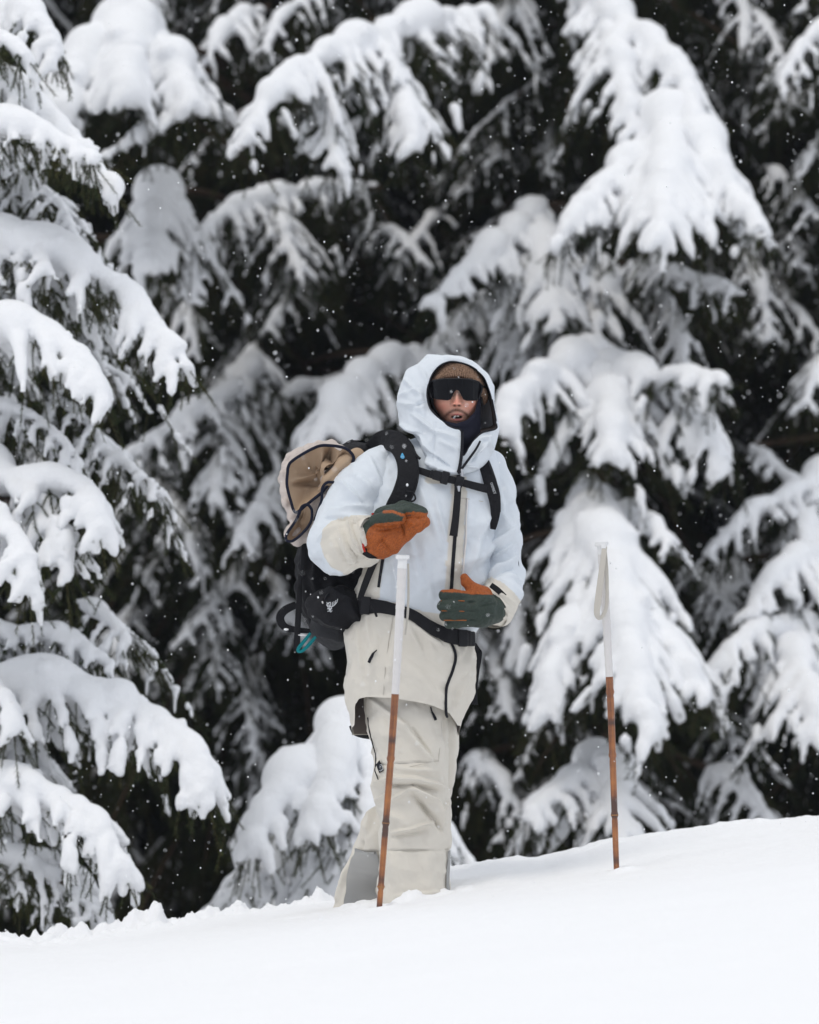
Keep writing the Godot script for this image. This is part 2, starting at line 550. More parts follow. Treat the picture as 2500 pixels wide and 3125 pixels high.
# The branches that the picture shows one by one: [tree, points in the sketch (X, Y at 1725 across; z in metres), W, snow, droop]
func key_branches() -> Array:
	return [
		# near left spruce
		[0, [[-260,-30,-3.3],[0,25,-2.9],[75,45,-2.7],[118,120,-2.6]], .24, .085, .7],
		[0, [[-200,60,-2.8],[0,88,-2.4],[62,130,-2.3]], .13, .055, .6],
		[0, [[-280,110,-3.2],[0,185,-2.6],[90,235,-2.5],[165,320,-2.4],[240,400,-2.3]], .28, .078, .7],
		[0, [[-240,230,-2.8],[0,262,-2.3],[100,292,-2.2],[205,335,-2.1]], .2, .062, .6],
		[0, [[-280,460,-3.3],[0,518,-2.6],[150,550,-2.5],[260,620,-2.4],[325,700,-2.3],[398,778,-2.2]], .34, .085, .8],
		[0, [[-240,650,-2.7],[0,695,-2.2],[105,705,-2.1],[165,765,-2.0],[218,855,-1.9]], .28, .085, .8],
		[0, [[-260,830,-3.2],[0,860,-2.6],[100,900,-2.4],[170,980,-2.3]], .26, .03, .8],
		[0, [[-270,960,-2.9],[0,1015,-2.3],[120,1022,-2.2],[188,1050,-2.1],[208,1120,-2.0]], .32, .095, .9],
		[0, [[-170,1070,-2.4],[0,1110,-2.0],[50,1180,-1.9],[62,1250,-1.85]], .2, .075, .8],
		[0, [[40,1060,-2.3],[120,1120,-2.1],[140,1220,-2.0]], .2, .06, .8],
		[0, [[-250,1290,-3.1],[0,1335,-2.7],[130,1345,-2.6],[235,1405,-2.5]], .24, .055, .7],
		[0, [[-280,1400,-3.1],[0,1455,-2.5],[170,1455,-2.4],[285,1500,-2.3],[375,1560,-2.2],[428,1635,-2.1],[440,1700,-2.05]], .34, .088, .9],
		[0, [[-170,1430,-2.5],[0,1470,-2.1],[30,1550,-2.0]], .16, .06, .7],
		[0, [[-280,1590,-2.7],[0,1665,-2.1],[130,1690,-2.0],[212,1750,-1.9],[264,1845,-1.8]], .36, .085, .8],
		[0, [[-240,1760,-2.8],[0,1800,-2.3],[120,1850,-2.2],[250,1960,-2.1]], .32, .05, .7],
		# spruce behind, left of the middle
		[1, [[300,70,-6.9],[268,105,-6.3],[262,150,-5.9],[262,215,-5.5]], .5, .15, .75],
		[1, [[250,95,-6.6],[200,115,-6.2],[160,165,-5.9],[135,240,-5.6]], .36, .12, .8],
		[1, [[290,95,-6.6],[340,125,-6.2],[375,175,-5.9],[405,235,-5.6]], .34, .11, .8],
		[1, [[1030,25,-7.8],[800,85,-6.7],[670,130,-6.1],[590,185,-5.7],[505,320,-5.3]], .42, .1, .9],
		[1, [[760,110,-6.8],[680,190,-6.2],[690,270,-5.9],[715,360,-5.7]], .3, .07, .9],
		[1, [[820,160,-6.8],[850,210,-6.3],[870,310,-6.0]], .34, .085, .8],
		[1, [[380,240,-5.9],[320,275,-5.7],[215,335,-5.5]], .1, .04, .5],
		[1, [[345,395,-7.2],[325,450,-6.6],[315,570,-6.1]], .34, .1, .9],
		[1, [[380,470,-7.0],[400,540,-6.7],[405,640,-6.5]], .3, .06, .9],
		[1, [[800,395,-8.3],[640,410,-7.8],[500,440,-7.3],[430,490,-7.0],[405,570,-6.8]], .36, .08, .9],
		[1, [[560,420,-7.8],[590,480,-7.4],[640,600,-7.1]], .36, .06, .9],
		[1, [[540,740,-8.3],[500,815,-7.6],[380,890,-7.2],[225,990,-6.9]], .42, .085, .8],
		[1, [[540,790,-8.0],[480,900,-7.4],[455,1060,-7.0]], .38, .075, .9],
		[1, [[780,800,-8.5],[620,825,-8.0],[560,900,-7.7]], .26, .06, .8],
		[1, [[880,745,-7.4],[770,800,-6.9],[690,890,-6.4],[640,1000,-6.2]], .36, .1, .8],
		[1, [[600,560,-8.8],[610,620,-8.4],[560,700,-8.2]], .28, .06, .8],
		[1, [[330,600,-8.0],[390,660,-7.6],[420,760,-7.4]], .26, .06, .8],
		[1, [[620,980,-7.6],[560,1060,-7.1],[490,1170,-6.8]], .3, .065, .8],
		[1, [[330,1010,-8.2],[390,1110,-7.8],[420,1220,-7.6]], .3, .055, .9],
		[1, [[520,1170,-8.2],[480,1240,-7.9],[380,1350,-7.6]], .34, .05, .9],
		[1, [[560,1200,-8.4],[600,1270,-8.1],[650,1370,-7.9]], .34, .05, .9],
		[1, [[540,1380,-8.6],[530,1480,-8.2],[540,1600,-8.0]], .3, .05, .8],
		[1, [[380,1380,-8.8],[330,1470,-8.5],[360,1580,-8.3]], .3, .04, .8],
		[1, [[130,500,-7.4],[200,590,-7.0],[240,680,-6.8]], .36, .05, .9],
		[1, [[560,20,-8.6],[480,60,-8.2],[420,150,-7.9]], .34, .07, .9],
		[1, [[330,-40,-8.6],[250,20,-8.2],[190,90,-7.9]], .34, .07, .9],
		[1, [[700,-30,-8.6],[600,30,-8.2],[560,110,-7.9]], .3, .06, .9],
		[1, [[760,470,-8.8],[840,500,-8.4],[900,560,-8.2]], .28, .05, .8],
		# spruce behind, right of the middle
		[2, [[1190,-60,-8.2],[1280,35,-7.5],[1375,100,-7.1],[1440,180,-6.8],[1470,280,-6.5]], .3, .115, .8],
		[2, [[1270,30,-7.6],[1310,150,-7.0],[1330,280,-6.7]], .36, .09, .9],
		[2, [[1390,220,-7.2],[1410,320,-6.5],[1400,420,-6.0],[1390,510,-5.7]], .55, .125, .8],
		[2, [[1440,230,-7.0],[1500,350,-6.4],[1560,430,-6.1],[1608,500,-5.9]], .26, .09, .8],
		[2, [[1370,330,-6.8],[1260,410,-6.2],[1165,525,-5.9]], .26, .085, .8],
		[2, [[1140,435,-7.8],[1090,490,-7.2],[1000,560,-6.8],[900,645,-6.5]], .3, .095, .8],
		[2, [[1130,445,-7.7],[1150,560,-7.0],[1180,700,-6.6]], .4, .1, .8],
		[2, [[1260,540,-7.8],[1265,630,-7.2],[1240,750,-6.8]], .4, .09, .9],
		[2, [[1060,640,-8.0],[960,690,-7.5],[890,770,-7.2]], .3, .09, .8],
		[2, [[1050,640,-7.8],[1090,720,-7.3],[1110,800,-7.0]], .34, .08, .8],
		[2, [[1330,560,-7.6],[1430,580,-7.0],[1560,620,-6.6]], .3, .06, .9],
		[2, [[1370,600,-7.6],[1420,680,-7.2],[1440,780,-6.9]], .3, .06, .9],
		[2, [[1290,755,-6.9],[1160,795,-6.1],[1085,850,-5.8],[1062,940,-5.6]], .36, .105, .8],
		[2, [[1250,775,-6.7],[1370,800,-6.0],[1450,797,-5.8],[1530,803,-5.6]], .26, .08, .7],
		[2, [[1270,790,-6.5],[1290,870,-5.9],[1285,970,-5.6]], .42, .1, .8],
		[2, [[1400,810,-6.4],[1470,880,-6.0],[1530,1000,-5.8]], .28, .085, .8],
		[2, [[1100,-40,-8.8],[1050,60,-8.4],[1030,140,-8.2]], .4, .07, .9],
		[2, [[930,440,-8.8],[880,500,-8.5],[820,590,-8.3]], .32, .05, .8],
		[2, [[1540,-40,-8.8],[1570,40,-8.5],[1560,130,-8.3]], .3, .05, .8],
		# spruce lower right
		[3, [[1240,1020,-6.2],[1275,1150,-5.6],[1310,1300,-5.0],[1340,1440,-4.6],[1370,1560,-4.4]], .46, .115, .8],
		[3, [[1270,1220,-5.8],[1220,1310,-5.2],[1165,1420,-4.9],[1140,1520,-4.8]], .32, .09, .8],
		[3, [[1310,1260,-5.6],[1400,1360,-5.0],[1490,1480,-4.7]], .32, .09, .8],
		[3, [[1290,1080,-6.2],[1350,1100,-5.8],[1415,1150,-5.5]], .26, .06, .8],
		[3, [[1230,1060,-6.2],[1190,1140,-5.8],[1170,1230,-5.6]], .28, .06, .9],
		[3, [[1290,1590,-5.6],[1200,1650,-5.0],[1110,1730,-4.7]], .36, .08, .8],
		[3, [[1280,1600,-5.4],[1300,1690,-4.9],[1310,1790,-4.6]], .4, .08, .8],
		[3, [[1050,1160,-7.4],[1080,1260,-7.0],[1100,1400,-6.8]], .3, .06, .9],
		[3, [[1010,1320,-7.2],[1050,1420,-6.9],[1080,1520,-6.7]], .3, .06, .9],
		[3, [[980,1600,-7.0],[1040,1630,-6.7],[1100,1720,-6.5]], .3, .05, .8],
		[3, [[1500,1620,-6.4],[1560,1660,-6.1],[1620,1740,-5.9]], .36, .05, .8],
		# spruce at the right edge
		[4, [[1840,960,-7.4],[1700,1030,-6.8],[1590,1080,-6.5],[1490,1170,-6.3]], .32, .075, .8],
		[4, [[1580,940,-7.2],[1660,1010,-6.9],[1760,1110,-6.7]], .12, .045, .5],
		[4, [[1820,1160,-7.0],[1700,1180,-6.4],[1640,1210,-6.1],[1570,1300,-5.9]], .34, .08, .9],
		[4, [[1760,1060,-7.0],[1690,1120,-6.5],[1740,1260,-6.2]], .3, .07, .9],
		[4, [[1860,1300,-6.9],[1700,1325,-6.2],[1590,1340,-5.9],[1510,1400,-5.7],[1500,1490,-5.6]], .34, .075, .9],
		[4, [[1640,1340,-6.2],[1700,1440,-5.7],[1715,1560,-5.5]], .38, .085, .8],
		[4, [[1600,600,-8.4],[1660,640,-8.0],[1740,730,-7.8]], .34, .055, .9],
		[4, [[1560,520,-8.2],[1600,600,-7.9],[1620,720,-7.7]], .3, .05, .9],
		[4, [[1800,40,-8.0],[1700,90,-7.6],[1640,180,-7.4]], .32, .06, .9],
		[4, [[1840,250,-8.2],[1740,290,-7.8],[1690,370,-7.6]], .32, .05, .9],
		[4, [[1840,700,-7.6],[1740,760,-7.2],[1690,860,-7.0]], .34, .06, .9],
		[4, [[1560,1180,-7.4],[1520,1260,-7.1],[1440,1340,-6.9]], .3, .06, .9],
		# young spruce behind the skier's legs
		[5, [[790,1480,-4.3],[720,1560,-3.8],[700,1640,-3.5],[650,1760,-3.3]], .3, .1, .7],
		[5, [[740,1580,-4.0],[640,1650,-3.6],[570,1700,-3.4],[530,1800,-3.3]], .28, .1, .8],
		[5, [[760,1560,-4.0],[780,1660,-3.6],[760,1780,-3.4]], .34, .075, .8],
		[5, [[800,1600,-4.1],[860,1680,-3.9],[880,1800,-3.7]], .34, .09, .8],
		[5, [[660,1740,-4.2],[560,1830,-3.9],[480,1900,-3.7]], .34, .07, .7],
		[5, [[700,1760,-4.0],[690,1850,-3.7],[680,1940,-3.6]], .34, .07, .7],
	]

func build_trees() -> void:
	make_twigs()
	var places := [Vector3(-2.55, -1.3, -3.6), Vector3(-0.75, -2.0, -9.3), Vector3(1.05, -2.0, -9.1), Vector3(0.95, -1.9, -6.9), Vector3(2.75, -1.9, -8.2), Vector3(-0.1, -1.6, -4.7)]
	var heights := [9.0, 11.0, 11.5, 4.3, 10.0, 2.1]
	var labels := [
		"near spruce at the left edge, its thick snow-covered branches reaching in from outside the picture",
		"tall spruce behind the backpack with a broad white dome of snow at its top left",
		"tall spruce with a steep white ridge of snow above and right of the hood",
		"smaller spruce behind the free-standing pole, under a long white cone of snow",
		"snow-dusted spruce at the right edge beyond the free-standing pole",
		"low young spruce buried in round snow behind the skier's legs"]
	var trees: Array[Node3D] = []
	for i in 6:
		trees.append(thing("spruce_tree", labels[i], "tree", places[i], "snow-laden spruces"))
		trunk(trees[i], heights[i], 0.05 + heights[i] * 0.014)
	var keys := key_branches()
	var deep_trees := []
	var sd := 11
	for kb in keys:
		var pts := []
		var o: Vector3 = places[kb[0]]
		for q in kb[1]:
			pts.append(dat(q[0], q[1], q[2]) - o)
		# each limb is carried back to its trunk
		var p0: Vector3 = pts[0]
		var near: bool = kb[0] == 0 or kb[0] == 5
		sd += 1
		var deep: float = clampf((-7.0 - kb[1][0][2]) / 1.5, 0.0, 1.0)
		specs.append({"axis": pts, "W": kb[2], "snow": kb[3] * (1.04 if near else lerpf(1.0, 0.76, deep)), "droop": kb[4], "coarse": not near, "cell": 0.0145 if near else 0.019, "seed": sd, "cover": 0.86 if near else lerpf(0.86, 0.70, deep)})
		var root := Vector3(0, p0.y + 0.05, 0)
		part("limb", tube_mesh(smooth_path([root, root.lerp(p0, 0.5) + Vector3(0, 0.06, 0), p0], 8), [0.03, 0.02, 0.018], 6), M.bark, trees[kb[0]])
	# thin, lightly snowed boughs deeper in
	var r := RandomNumberGenerator.new()
	r.seed = 404
	var fields := [[1, 240, 820, 940, 1640, 15, -8.2], [1, 640, 1180, 60, 700, 6, -8.8], [4, 1480, 1760, -20, 760, 9, -8.3], [3, 1000, 1180, 1080, 1740, 7, -7.4], [4, 1440, 1740, 1000, 1700, 6, -7.3], [1, 60, 420, 420, 1000, 5, -8.2], [0, -90, 170, 160, 1880, 24, -2.85]]
	for fd in fields:
		for k in fd[5]:
			var X := r.randf_range(fd[1], fd[2])
			var Y := r.randf_range(fd[3], fd[4])
			var front: bool = fd[0] == 0
			var z: float = fd[6] - r.randf_range(0.0, 0.7 if front else 1.2)
			var dx := r.randf_range(60.0, 190.0) if front else r.randf_range(-130.0, 130.0)
			var dy := r.randf_range(60.0, 150.0)
			var o: Vector3 = places[fd[0]]
			var pts := []
			for j in 4:
				var t := j / 3.0
				pts.append(dat(X + dx * t, Y + dy * t * (0.45 + 0.55 * t), z + (0.3 if front else 0.7) * t) - o)
			sd += 1
			specs.append({"axis": pts, "W": r.randf_range(0.2, 0.36), "snow": r.randf_range(0.022, 0.042), "droop": r.randf_range(0.7, 1.1), "coarse": not front, "cell": 0.016 if front else 0.02, "seed": sd, "cover": 0.62})
			deep_trees.append(fd[0])
	# limb kinds for the crowns further back and above
	var first_kind := specs.size()
	for k in 8:
		var L := 1.5 if k < 5 else 0.95
		var pts := []
		for j in 5:
			var t := j / 4.0
			pts.append(Vector3(L * t, -0.12 * t * L - (0.42 + 0.1 * (k % 3)) * L * t * t, sin(t * 3.0 + k) * 0.06))
		specs.append({"axis": pts, "W": 0.42 if k < 5 else 0.3, "snow": [0.0, 0.0, 0.0, .034, .028, 0.0, 0.0, .03][k], "droop": 0.9, "coarse": true, "cell": 0.03, "seed": 500 + k, "cover": 0.5, "hung": 4})
	grow_all()
	for i in keys.size():
		put_branch(trees[keys[i][0]], branch_meshes(grown[i]))
	for i in deep_trees.size():
		put_branch(trees[deep_trees[i]], branch_meshes(grown[keys.size() + i]))
	var kinds := []
	for k in 8:
		kinds.append(branch_meshes(grown[first_kind + k]))
	# whorls: [tree, from height, to height, reach at bottom]
	crown(trees[1], kinds, 0.3, 11.0, 1.9, 0.3)
	crown(trees[2], kinds, 0.3, 11.5, 1.9, 0.3)
	crown(trees[4], kinds, 0.3, 10.0, 1.7, 0.3)
	crown(trees[3], kinds, 0.3, 4.2, 1.2, 0.28)
	crown(trees[0], kinds, 4.8, 9.0, 1.5, 0.34)
	var back := [
		[Vector3(-2.6, -2.0, -10.5), "dark spruce far back at upper left, half hidden by nearer snowy branches", 12.0],
		[Vector3(0.15, -2.0, -11.5), "dark spruce far back in the gap above the skier's hood", 13.0],
		[Vector3(2.2, -2.0, -11.6), "dark spruce far back at upper right, behind the white ridge of snow", 13.0],
		[Vector3(-1.5, -2.0, -12.8), "farthest dark spruce left of the skier, seen only between other trees", 13.0],
		[Vector3(1.1, -2.0, -13.6), "farthest dark spruce right of the skier, a black shape behind the white ridge", 13.0],
		[Vector3(-3.4, -2.0, -14.5), "farthest dark spruce toward the left edge, black behind the others", 13.0],
		[Vector3(3.3, -2.0, -14.0), "farthest dark spruce toward the right edge, black behind the others", 13.0],
		[Vector3(-0.4, -2.0, -15.5), "black spruce deepest in the wood, straight behind the skier", 14.0],
		[Vector3(4.3, -2.0, -10.5), "dark spruce just outside the right edge, its limbs reaching into the picture", 12.0],
		[Vector3(-4.5, -2.0, -9.0), "dark spruce outside the left edge, behind the near left spruce", 12.0]]
	for b in back:
		var t := thing("spruce_tree", b[1], "tree", b[0], "dark spruces far back")
		trunk(t, b[2], 0.2)
		far_crown(t, kinds, 0.2, b[2], 2.1, 0.3, 8)

func far_crown(tree: Node3D, kinds: Array, y0: float, y1: float, reach: float, step: float, n: int) -> void:
	var r := RandomNumberGenerator.new()
	r.seed = int(tree.position.x * 1000.0) + int(tree.position.z * 77.0)
	var lists := []
	for k in 8:
		lists.append([])
	var y := y0
	var a0 := 0.0
	while y < y1 - 0.15:
		var R := reach * pow((y1 - y) / y1, 0.6)
		for j in n:
			var k := r.randi_range(0, 4) if R > 0.9 else r.randi_range(5, 7)
			var len := (1.5 if k < 5 else 0.95)
			var s := clampf(R * r.randf_range(0.75, 1.15) / len, 0.25, 1.6)
			var bs := Basis(Vector3.UP, a0 + TAU * j / n + r.randf_range(-0.3, 0.3)) * Basis(Vector3.FORWARD, r.randf_range(-0.2, 0.2))
			lists[k].append(Transform3D(bs.scaled(Vector3.ONE * s), Vector3(0, y + r.randf_range(-0.12, 0.12), 0)))
		y += step * r.randf_range(0.85, 1.2)
		a0 += 0.55
	for k in 8:
		for w in [0, 2]:
			if kinds[k][w] == null or lists[k].is_empty():
				continue
			var mm := MultiMesh.new()
			mm.transform_format = MultiMesh.TRANSFORM_3D
			mm.mesh = kinds[k][w]
			mm.instance_count = lists[k].size()
			for i in lists[k].size():
				mm.set_instance_transform(i, lists[k][i])
			var o := MultiMeshInstance3D.new()
			o.name = numbered("crown" if w == 0 else "snow", tree)
			o.multimesh = mm
			o.material_override = M.needles if w == 0 else M.snow
			o.set_meta("kind", "stuff")
			tree.add_child(o, true)

func crown(tree: Node3D, kinds: Array, y0: float, y1: float, reach: float, step: float) -> void:
	var r := RandomNumberGenerator.new()
	r.seed = int(tree.position.x * 1000.0) + int(y1 * 10.0)
	var y := y0
	var a0 := 0.0
	while y < y1 - 0.15:
		var R := reach * pow((y1 - y) / y1, 0.75)
		var n := 7
		for j in n:
			var a := a0 + TAU * j / n + r.randf_range(-0.3, 0.3)
			var k := r.randi_range(0, 4) if R > 0.9 else r.randi_range(5, 7)
			var len := (1.5 if k < 5 else 0.95)
			var s := clampf(R * r.randf_range(0.8, 1.15) / len, 0.25, 1.5)
			var bs := Basis(Vector3.UP, a) * Basis(Vector3.FORWARD, r.randf_range(-0.15, 0.15))
			put_branch(tree, kinds[k], Transform3D(bs.scaled(Vector3.ONE * s), Vector3(0, y + r.randf_range(-0.1, 0.1), 0)))
		y += step * r.randf_range(0.85, 1.2)
		a0 += 0.55

# ---------------------------------------------------------------- the slope
func curve_at(pts: Array, x: float) -> float:
	if x <= pts[0][0]:
		return pts[0][1] + (x - pts[0][0]) * 0.13
	for i in pts.size() - 1:
		if x <= pts[i + 1][0]:
			var t: float = (x - pts[i][0]) / (pts[i + 1][0] - pts[i][0])
			t = t * t * (3.0 - 2.0 * t) * 0.6 + t * 0.4
			return lerpf(pts[i][1], pts[i + 1][1], t)
	return pts[-1][1] + (x - pts[-1][0]) * 0.13

const CREST := [[-1.627, -0.2044], [-1.386, -0.1931], [-1.290, -0.1963], [-1.193, -0.2011], [-0.984, -0.1770], [-0.824, -0.1529], [-0.615, -0.1224], [-0.551, -0.1127], [-0.261, -0.0726], [-0.100, -0.0259], [0.060, 0.0223], [0.141, 0.0416], [0.301, 0.0641], [0.430, 0.0705], [0.542, 0.0930], [0.703, 0.1284], [0.832, 0.1460], [1.025, 0.1701], [1.185, 0.1894], [1.386, 0.2135], [1.668, 0.2457]]

func ground(x: float, z: float) -> float:
	var c := curve_at(CREST, clampf(x, -3.0, 3.0)) + (absf(x) - 3.0 if absf(x) > 3.0 else 0.0) * 0.1 * signf(x)
	var zc := -0.9 - 0.12 * sin(x * 2.1)
	var h := c
	var f := 0.13 * clampf(x, -6.0, 6.0) - 0.012
	h = lerpf(c, f, smoothstep(zc, 0.7, z))
	if z < zc:
		var d := zc - z
		h -= 0.42 * d * d / (d + 0.35)
		h = maxf(h, -1.75 + 0.1 * sin(x * 1.3 + z) + 0.06 * x + 1.62 * exp(-pow((x + 0.42) / 0.55, 2.0) - pow((z + 5.0) / 0.7, 2.0)) + 0.95 * exp(-pow((x + 1.12) / 0.42, 2.0) - pow((z + 5.0) / 0.6, 2.0)))
	if z > 1.5:
		h -= minf((z - 1.5) * 0.012, 0.3)
	var soft := noise.get_noise_2d(x * 60.0, z * 60.0) * 0.018 + noise_b.get_noise_2d(x * 400.0, z * 400.0) * 0.0035
	return h + soft * smoothstep(9.0, 2.0, absf(z))

func crumb(x: float, z: float) -> float:
	# trodden, crumbled snow along the edge
	var band := exp(-pow((z + 0.95) / 0.25, 2.0)) * (0.14 + 0.86 * smoothstep(0.35, -0.1, x))
	var n := noise_b.get_noise_2d(x * 900.0 + 50.0, z * 700.0)
	var m := noise.get_noise_2d(x * 500.0 - 90.0, z * 420.0)
	var feet := exp(-pow((x + 0.04) / 0.26, 2.0) - pow((z - 0.12) / 0.16, 2.0))
	var holes := 0.0
	for p in [at(1161, 2771, 0.44), at(1885, 2657, 0.28)]:
		var d := Vector2(x - p.x, z - p.z).length()
		holes += 0.014 * exp(-pow((d - 0.045) / 0.022, 2.0)) * (0.6 + 1.5 * maxf(n, 0.0)) - 0.02 * exp(-pow(d / 0.022, 2.0))
	return holes + band * (maxf(n, 0.0) * 0.055 + maxf(m - 0.1, 0.0) * 0.14) + feet * (maxf(n, -0.1) * 0.03 + maxf(m, 0.0) * 0.05)

func build_ground() -> void:
	# one sheet: fine rows where the edge is seen, coarse ones out to the horizon
	var xs := PackedFloat32Array()
	var zs := PackedFloat32Array()
	for q in [-400.0, -120.0, -40.0, -18.0, -10.0, -6.0, -4.0, -3.0, -2.4, -2.0, -1.8]:
		xs.append(q)
	var x := -1.6
	while x < 1.6:
		xs.append(x)
		x += 0.0085
	for q in [1.7, 2.0, 2.4, 3.0, 4.0, 6.0, 10.0, 18.0, 40.0, 120.0, 400.0]:
		xs.append(q)
	for q in [-400.0, -150.0, -60.0, -30.0, -20.0, -15.0, -12.0, -10.0, -8.5, -7.0, -6.0, -5.2, -4.5, -4.0, -3.6, -3.2, -2.9, -2.6, -2.35, -2.1, -1.9, -1.75, -1.6, -1.5]:
		zs.append(q)
	var z := -1.42
	while z < 0.7:
		zs.append(z)
		z += 0.011
	while z < 6.0:
		zs.append(z)
		z += 0.05
	for q in [6.2, 6.8, 8.0, 10.0, 14.0, 20.0, 40.0, 120.0, 400.0]:
		zs.append(q)
	var v := PackedVector3Array()
	var nx := xs.size()
	for b in zs:
		for a in xs:
			v.append(Vector3(a, ground(a, b) + crumb(a, b), b))
	var idx := PackedInt32Array()
	for j in zs.size() - 1:
		for i in nx - 1:
			var p := j * nx + i
			idx.append_array(PackedInt32Array([p, p + 1, p + nx, p + 1, p + nx + 1, p + nx]))
	var n := smooth_normals(v, idx)
	if n[nx * 40 + 200].y < 0.0:
		for i in n.size():
			n[i] = -n[i]
	var o := part("snow_slope", arr_mesh(v, n, idx), M.ground_snow, self)
	o.set_meta("kind", "structure")
	o.set_meta("label", "smooth white snow slope rising to the right in front of the trees")

# ---------------------------------------------------------------- cloth and body helpers
func back_at(p: Vector3) -> Vector2:   # the sketch point of a place
	var k := (DIST - p.z) / DIST
	return Vector2(p.x / k * PX + 1250.0, 2725.0 - ((p.y - EYE_H) / k + EYE_H) * PX)

func row_at(rows: Array, Y: float) -> Array:
	var i := 0
	while i < rows.size() - 2 and Y > rows[i + 1][0]:
		i += 1
	var t := clampf((Y - rows[i][0]) / (rows[i + 1][0] - rows[i][0]), 0.0, 1.0)
	var out := []
	for c in range(1, rows[0].size()):
		var p0: float = rows[maxi(i - 1, 0)][c]
		var p3: float = rows[mini(i + 2, rows.size() - 1)][c]
		out.append(cubic_interpolate(rows[i][c], rows[i + 1][c], p0, p3, t) if rows[maxi(i - 1, 0)][0] != rows[i][0] else lerpf(rows[i][c], rows[i + 1][c], t))
	return out

# rows: [Y, left X, right X, middle z, depth forward, depth back]; hem: function of the angle giving the lowest Y
func loft(rows: Array, seg: int, rings: int, hem: Callable, square := 2.3, top = null) -> Array:
	var v := PackedVector3Array()
	var idx := PackedInt32Array()
	var e := 2.0 / square
	for j in rings + 1:
		for i in seg:
			var a := TAU * i / seg
			var y0: float = top.call(a) if top != null else rows[0][0]
			var y1: float = hem.call(a)
			var Y := lerpf(y0, y1, float(j) / rings)
			var r := row_at(rows, Y)
			var c := cos(a)
			var s := sin(a)
			var X: float = (r[0] + r[1]) * 0.5 + (r[1] - r[0]) * 0.5 * signf(c) * pow(absf(c), e)
			var z: float = r[2] + (r[3] if s > 0.0 else r[4]) * signf(s) * pow(absf(s), e)
			v.append(at(X, Y, z))
	for j in rings:
		for i in seg:
			var p := j * seg + i
			var q := j * seg + (i + 1) % seg
			idx.append_array(PackedInt32Array([p, q, p + seg, q, q + seg, p + seg]))
	var n := smooth_normals(v, idx)
	var mid := Vector3.ZERO
	for p in v:
		mid += p / v.size()
	var good := 0.0
	for i in v.size():
		good += n[i].dot(v[i] - Vector3(mid.x, v[i].y, mid.z))
	if good < 0.0:
		for i in n.size():
			n[i] = -n[i]
	return [v, n, idx]

func front_z(rows: Array, X: float, Y: float, square := 2.3) -> float:
	var r := row_at(rows, Y)
	var u := clampf((X - (r[0] + r[1]) * 0.5) / maxf((r[1] - r[0]) * 0.5, 1.0), -0.995, 0.995)
	return r[2] + r[3] * pow(1.0 - pow(absf(u), square), 1.0 / square)

# strokes: [x0, y0, x1, y1, width, height]: a fold, sharper on its left side (as drawn) than on its right
func fold_height(strokes: Array, q: Vector2) -> float:
	var h := 0.0
	for s in strokes:
		var a := Vector2(s[0], s[1])
		var d := Vector2(s[2], s[3]) - a
		var w: float = s[4]
		var t := clampf((q - a).dot(d) / d.length_squared(), 0.0, 1.0)
		var off := q - a - d * t
		if absf(off.x) > w * 3.0 or absf(off.y) > w * 3.0:
			continue
		var side := d.x * (q.y - a.y) - d.y * (q.x - a.x)
		var ww := w if side > 0.0 else w * 0.45
		h += 2.0 * s[5] * exp(-off.length_squared() / (ww * ww)) * (0.35 + 0.65 * sin(PI * clampf(t * 0.9 + 0.05, 0.0, 1.0)))
	return h

const CREASES := [[Vector3(0.75, 0.6, 0.3), 8.5, 0.0], [Vector3(-0.55, 0.8, 0.25), 10.5, 3.0], [Vector3(0.2, 0.95, -0.4), 7.0, 7.0], [Vector3(0.9, -0.25, 0.5), 6.0, 11.0]]

# stiff cloth: straight creases that come and go
func creased(p: Vector3) -> float:
	var h := 0.0
	for c in CREASES:
		var ph: float = c[2]
		var mask := smoothstep(0.02, 0.38, noise.get_noise_3d(p.x * 330.0 + ph * 40.0, p.y * 330.0, p.z * 330.0 - ph * 25.0))
		if mask > 0.0:
			var t: float = p.dot(c[0]) * c[1] + ph + 0.9 * noise.get_noise_3d(p.x * 160.0, p.y * 160.0 + ph * 9.0, p.z * 160.0)
			var tri := absf(t - floorf(t) - 0.5) * 2.0
			h += mask * (sqrt(tri * tri + 0.004) - 0.5)
	return h

func wrinkle(a: Array, strokes: Array, crumple: float, fine := 0.0, crease := 0.0) -> Array:
	var v: PackedVector3Array = a[0]
	var n: PackedVector3Array = a[1]
	for i in v.size():
		var p := v[i]
		var h := noise.get_noise_3d(p.x * 420.0, p.y * 260.0, p.z * 420.0) * crumple
		# creases: the folded valleys of a ridged noise
		var c := noise_b.get_noise_3d(p.x * 560.0 + p.y * 240.0, p.y * 470.0, p.z * 560.0 + 40.0)
		h += (absf(c) - 0.16) * fine * 1.3
		if crease > 0.0:
			h += creased(p) * crease
		if n[i].z > -0.15:
			h += fold_height(strokes, back_at(p)) * clampf(n[i].z * 2.0 + 0.3, 0.0, 1.0)
		v[i] = p + n[i] * h
	var m := smooth_normals(v, a[2])
	for i in m.size():
		if m[i].dot(n[i]) < 0.0:
			m[i] = -m[i]
	return [v, m, a[2]]

func paint(a: Array, tone: Callable) -> PackedColorArray:
	var c := PackedColorArray()
	for i in a[0].size():
		c.append(tone.call(back_at(a[0][i]), a[1][i]))
	return c

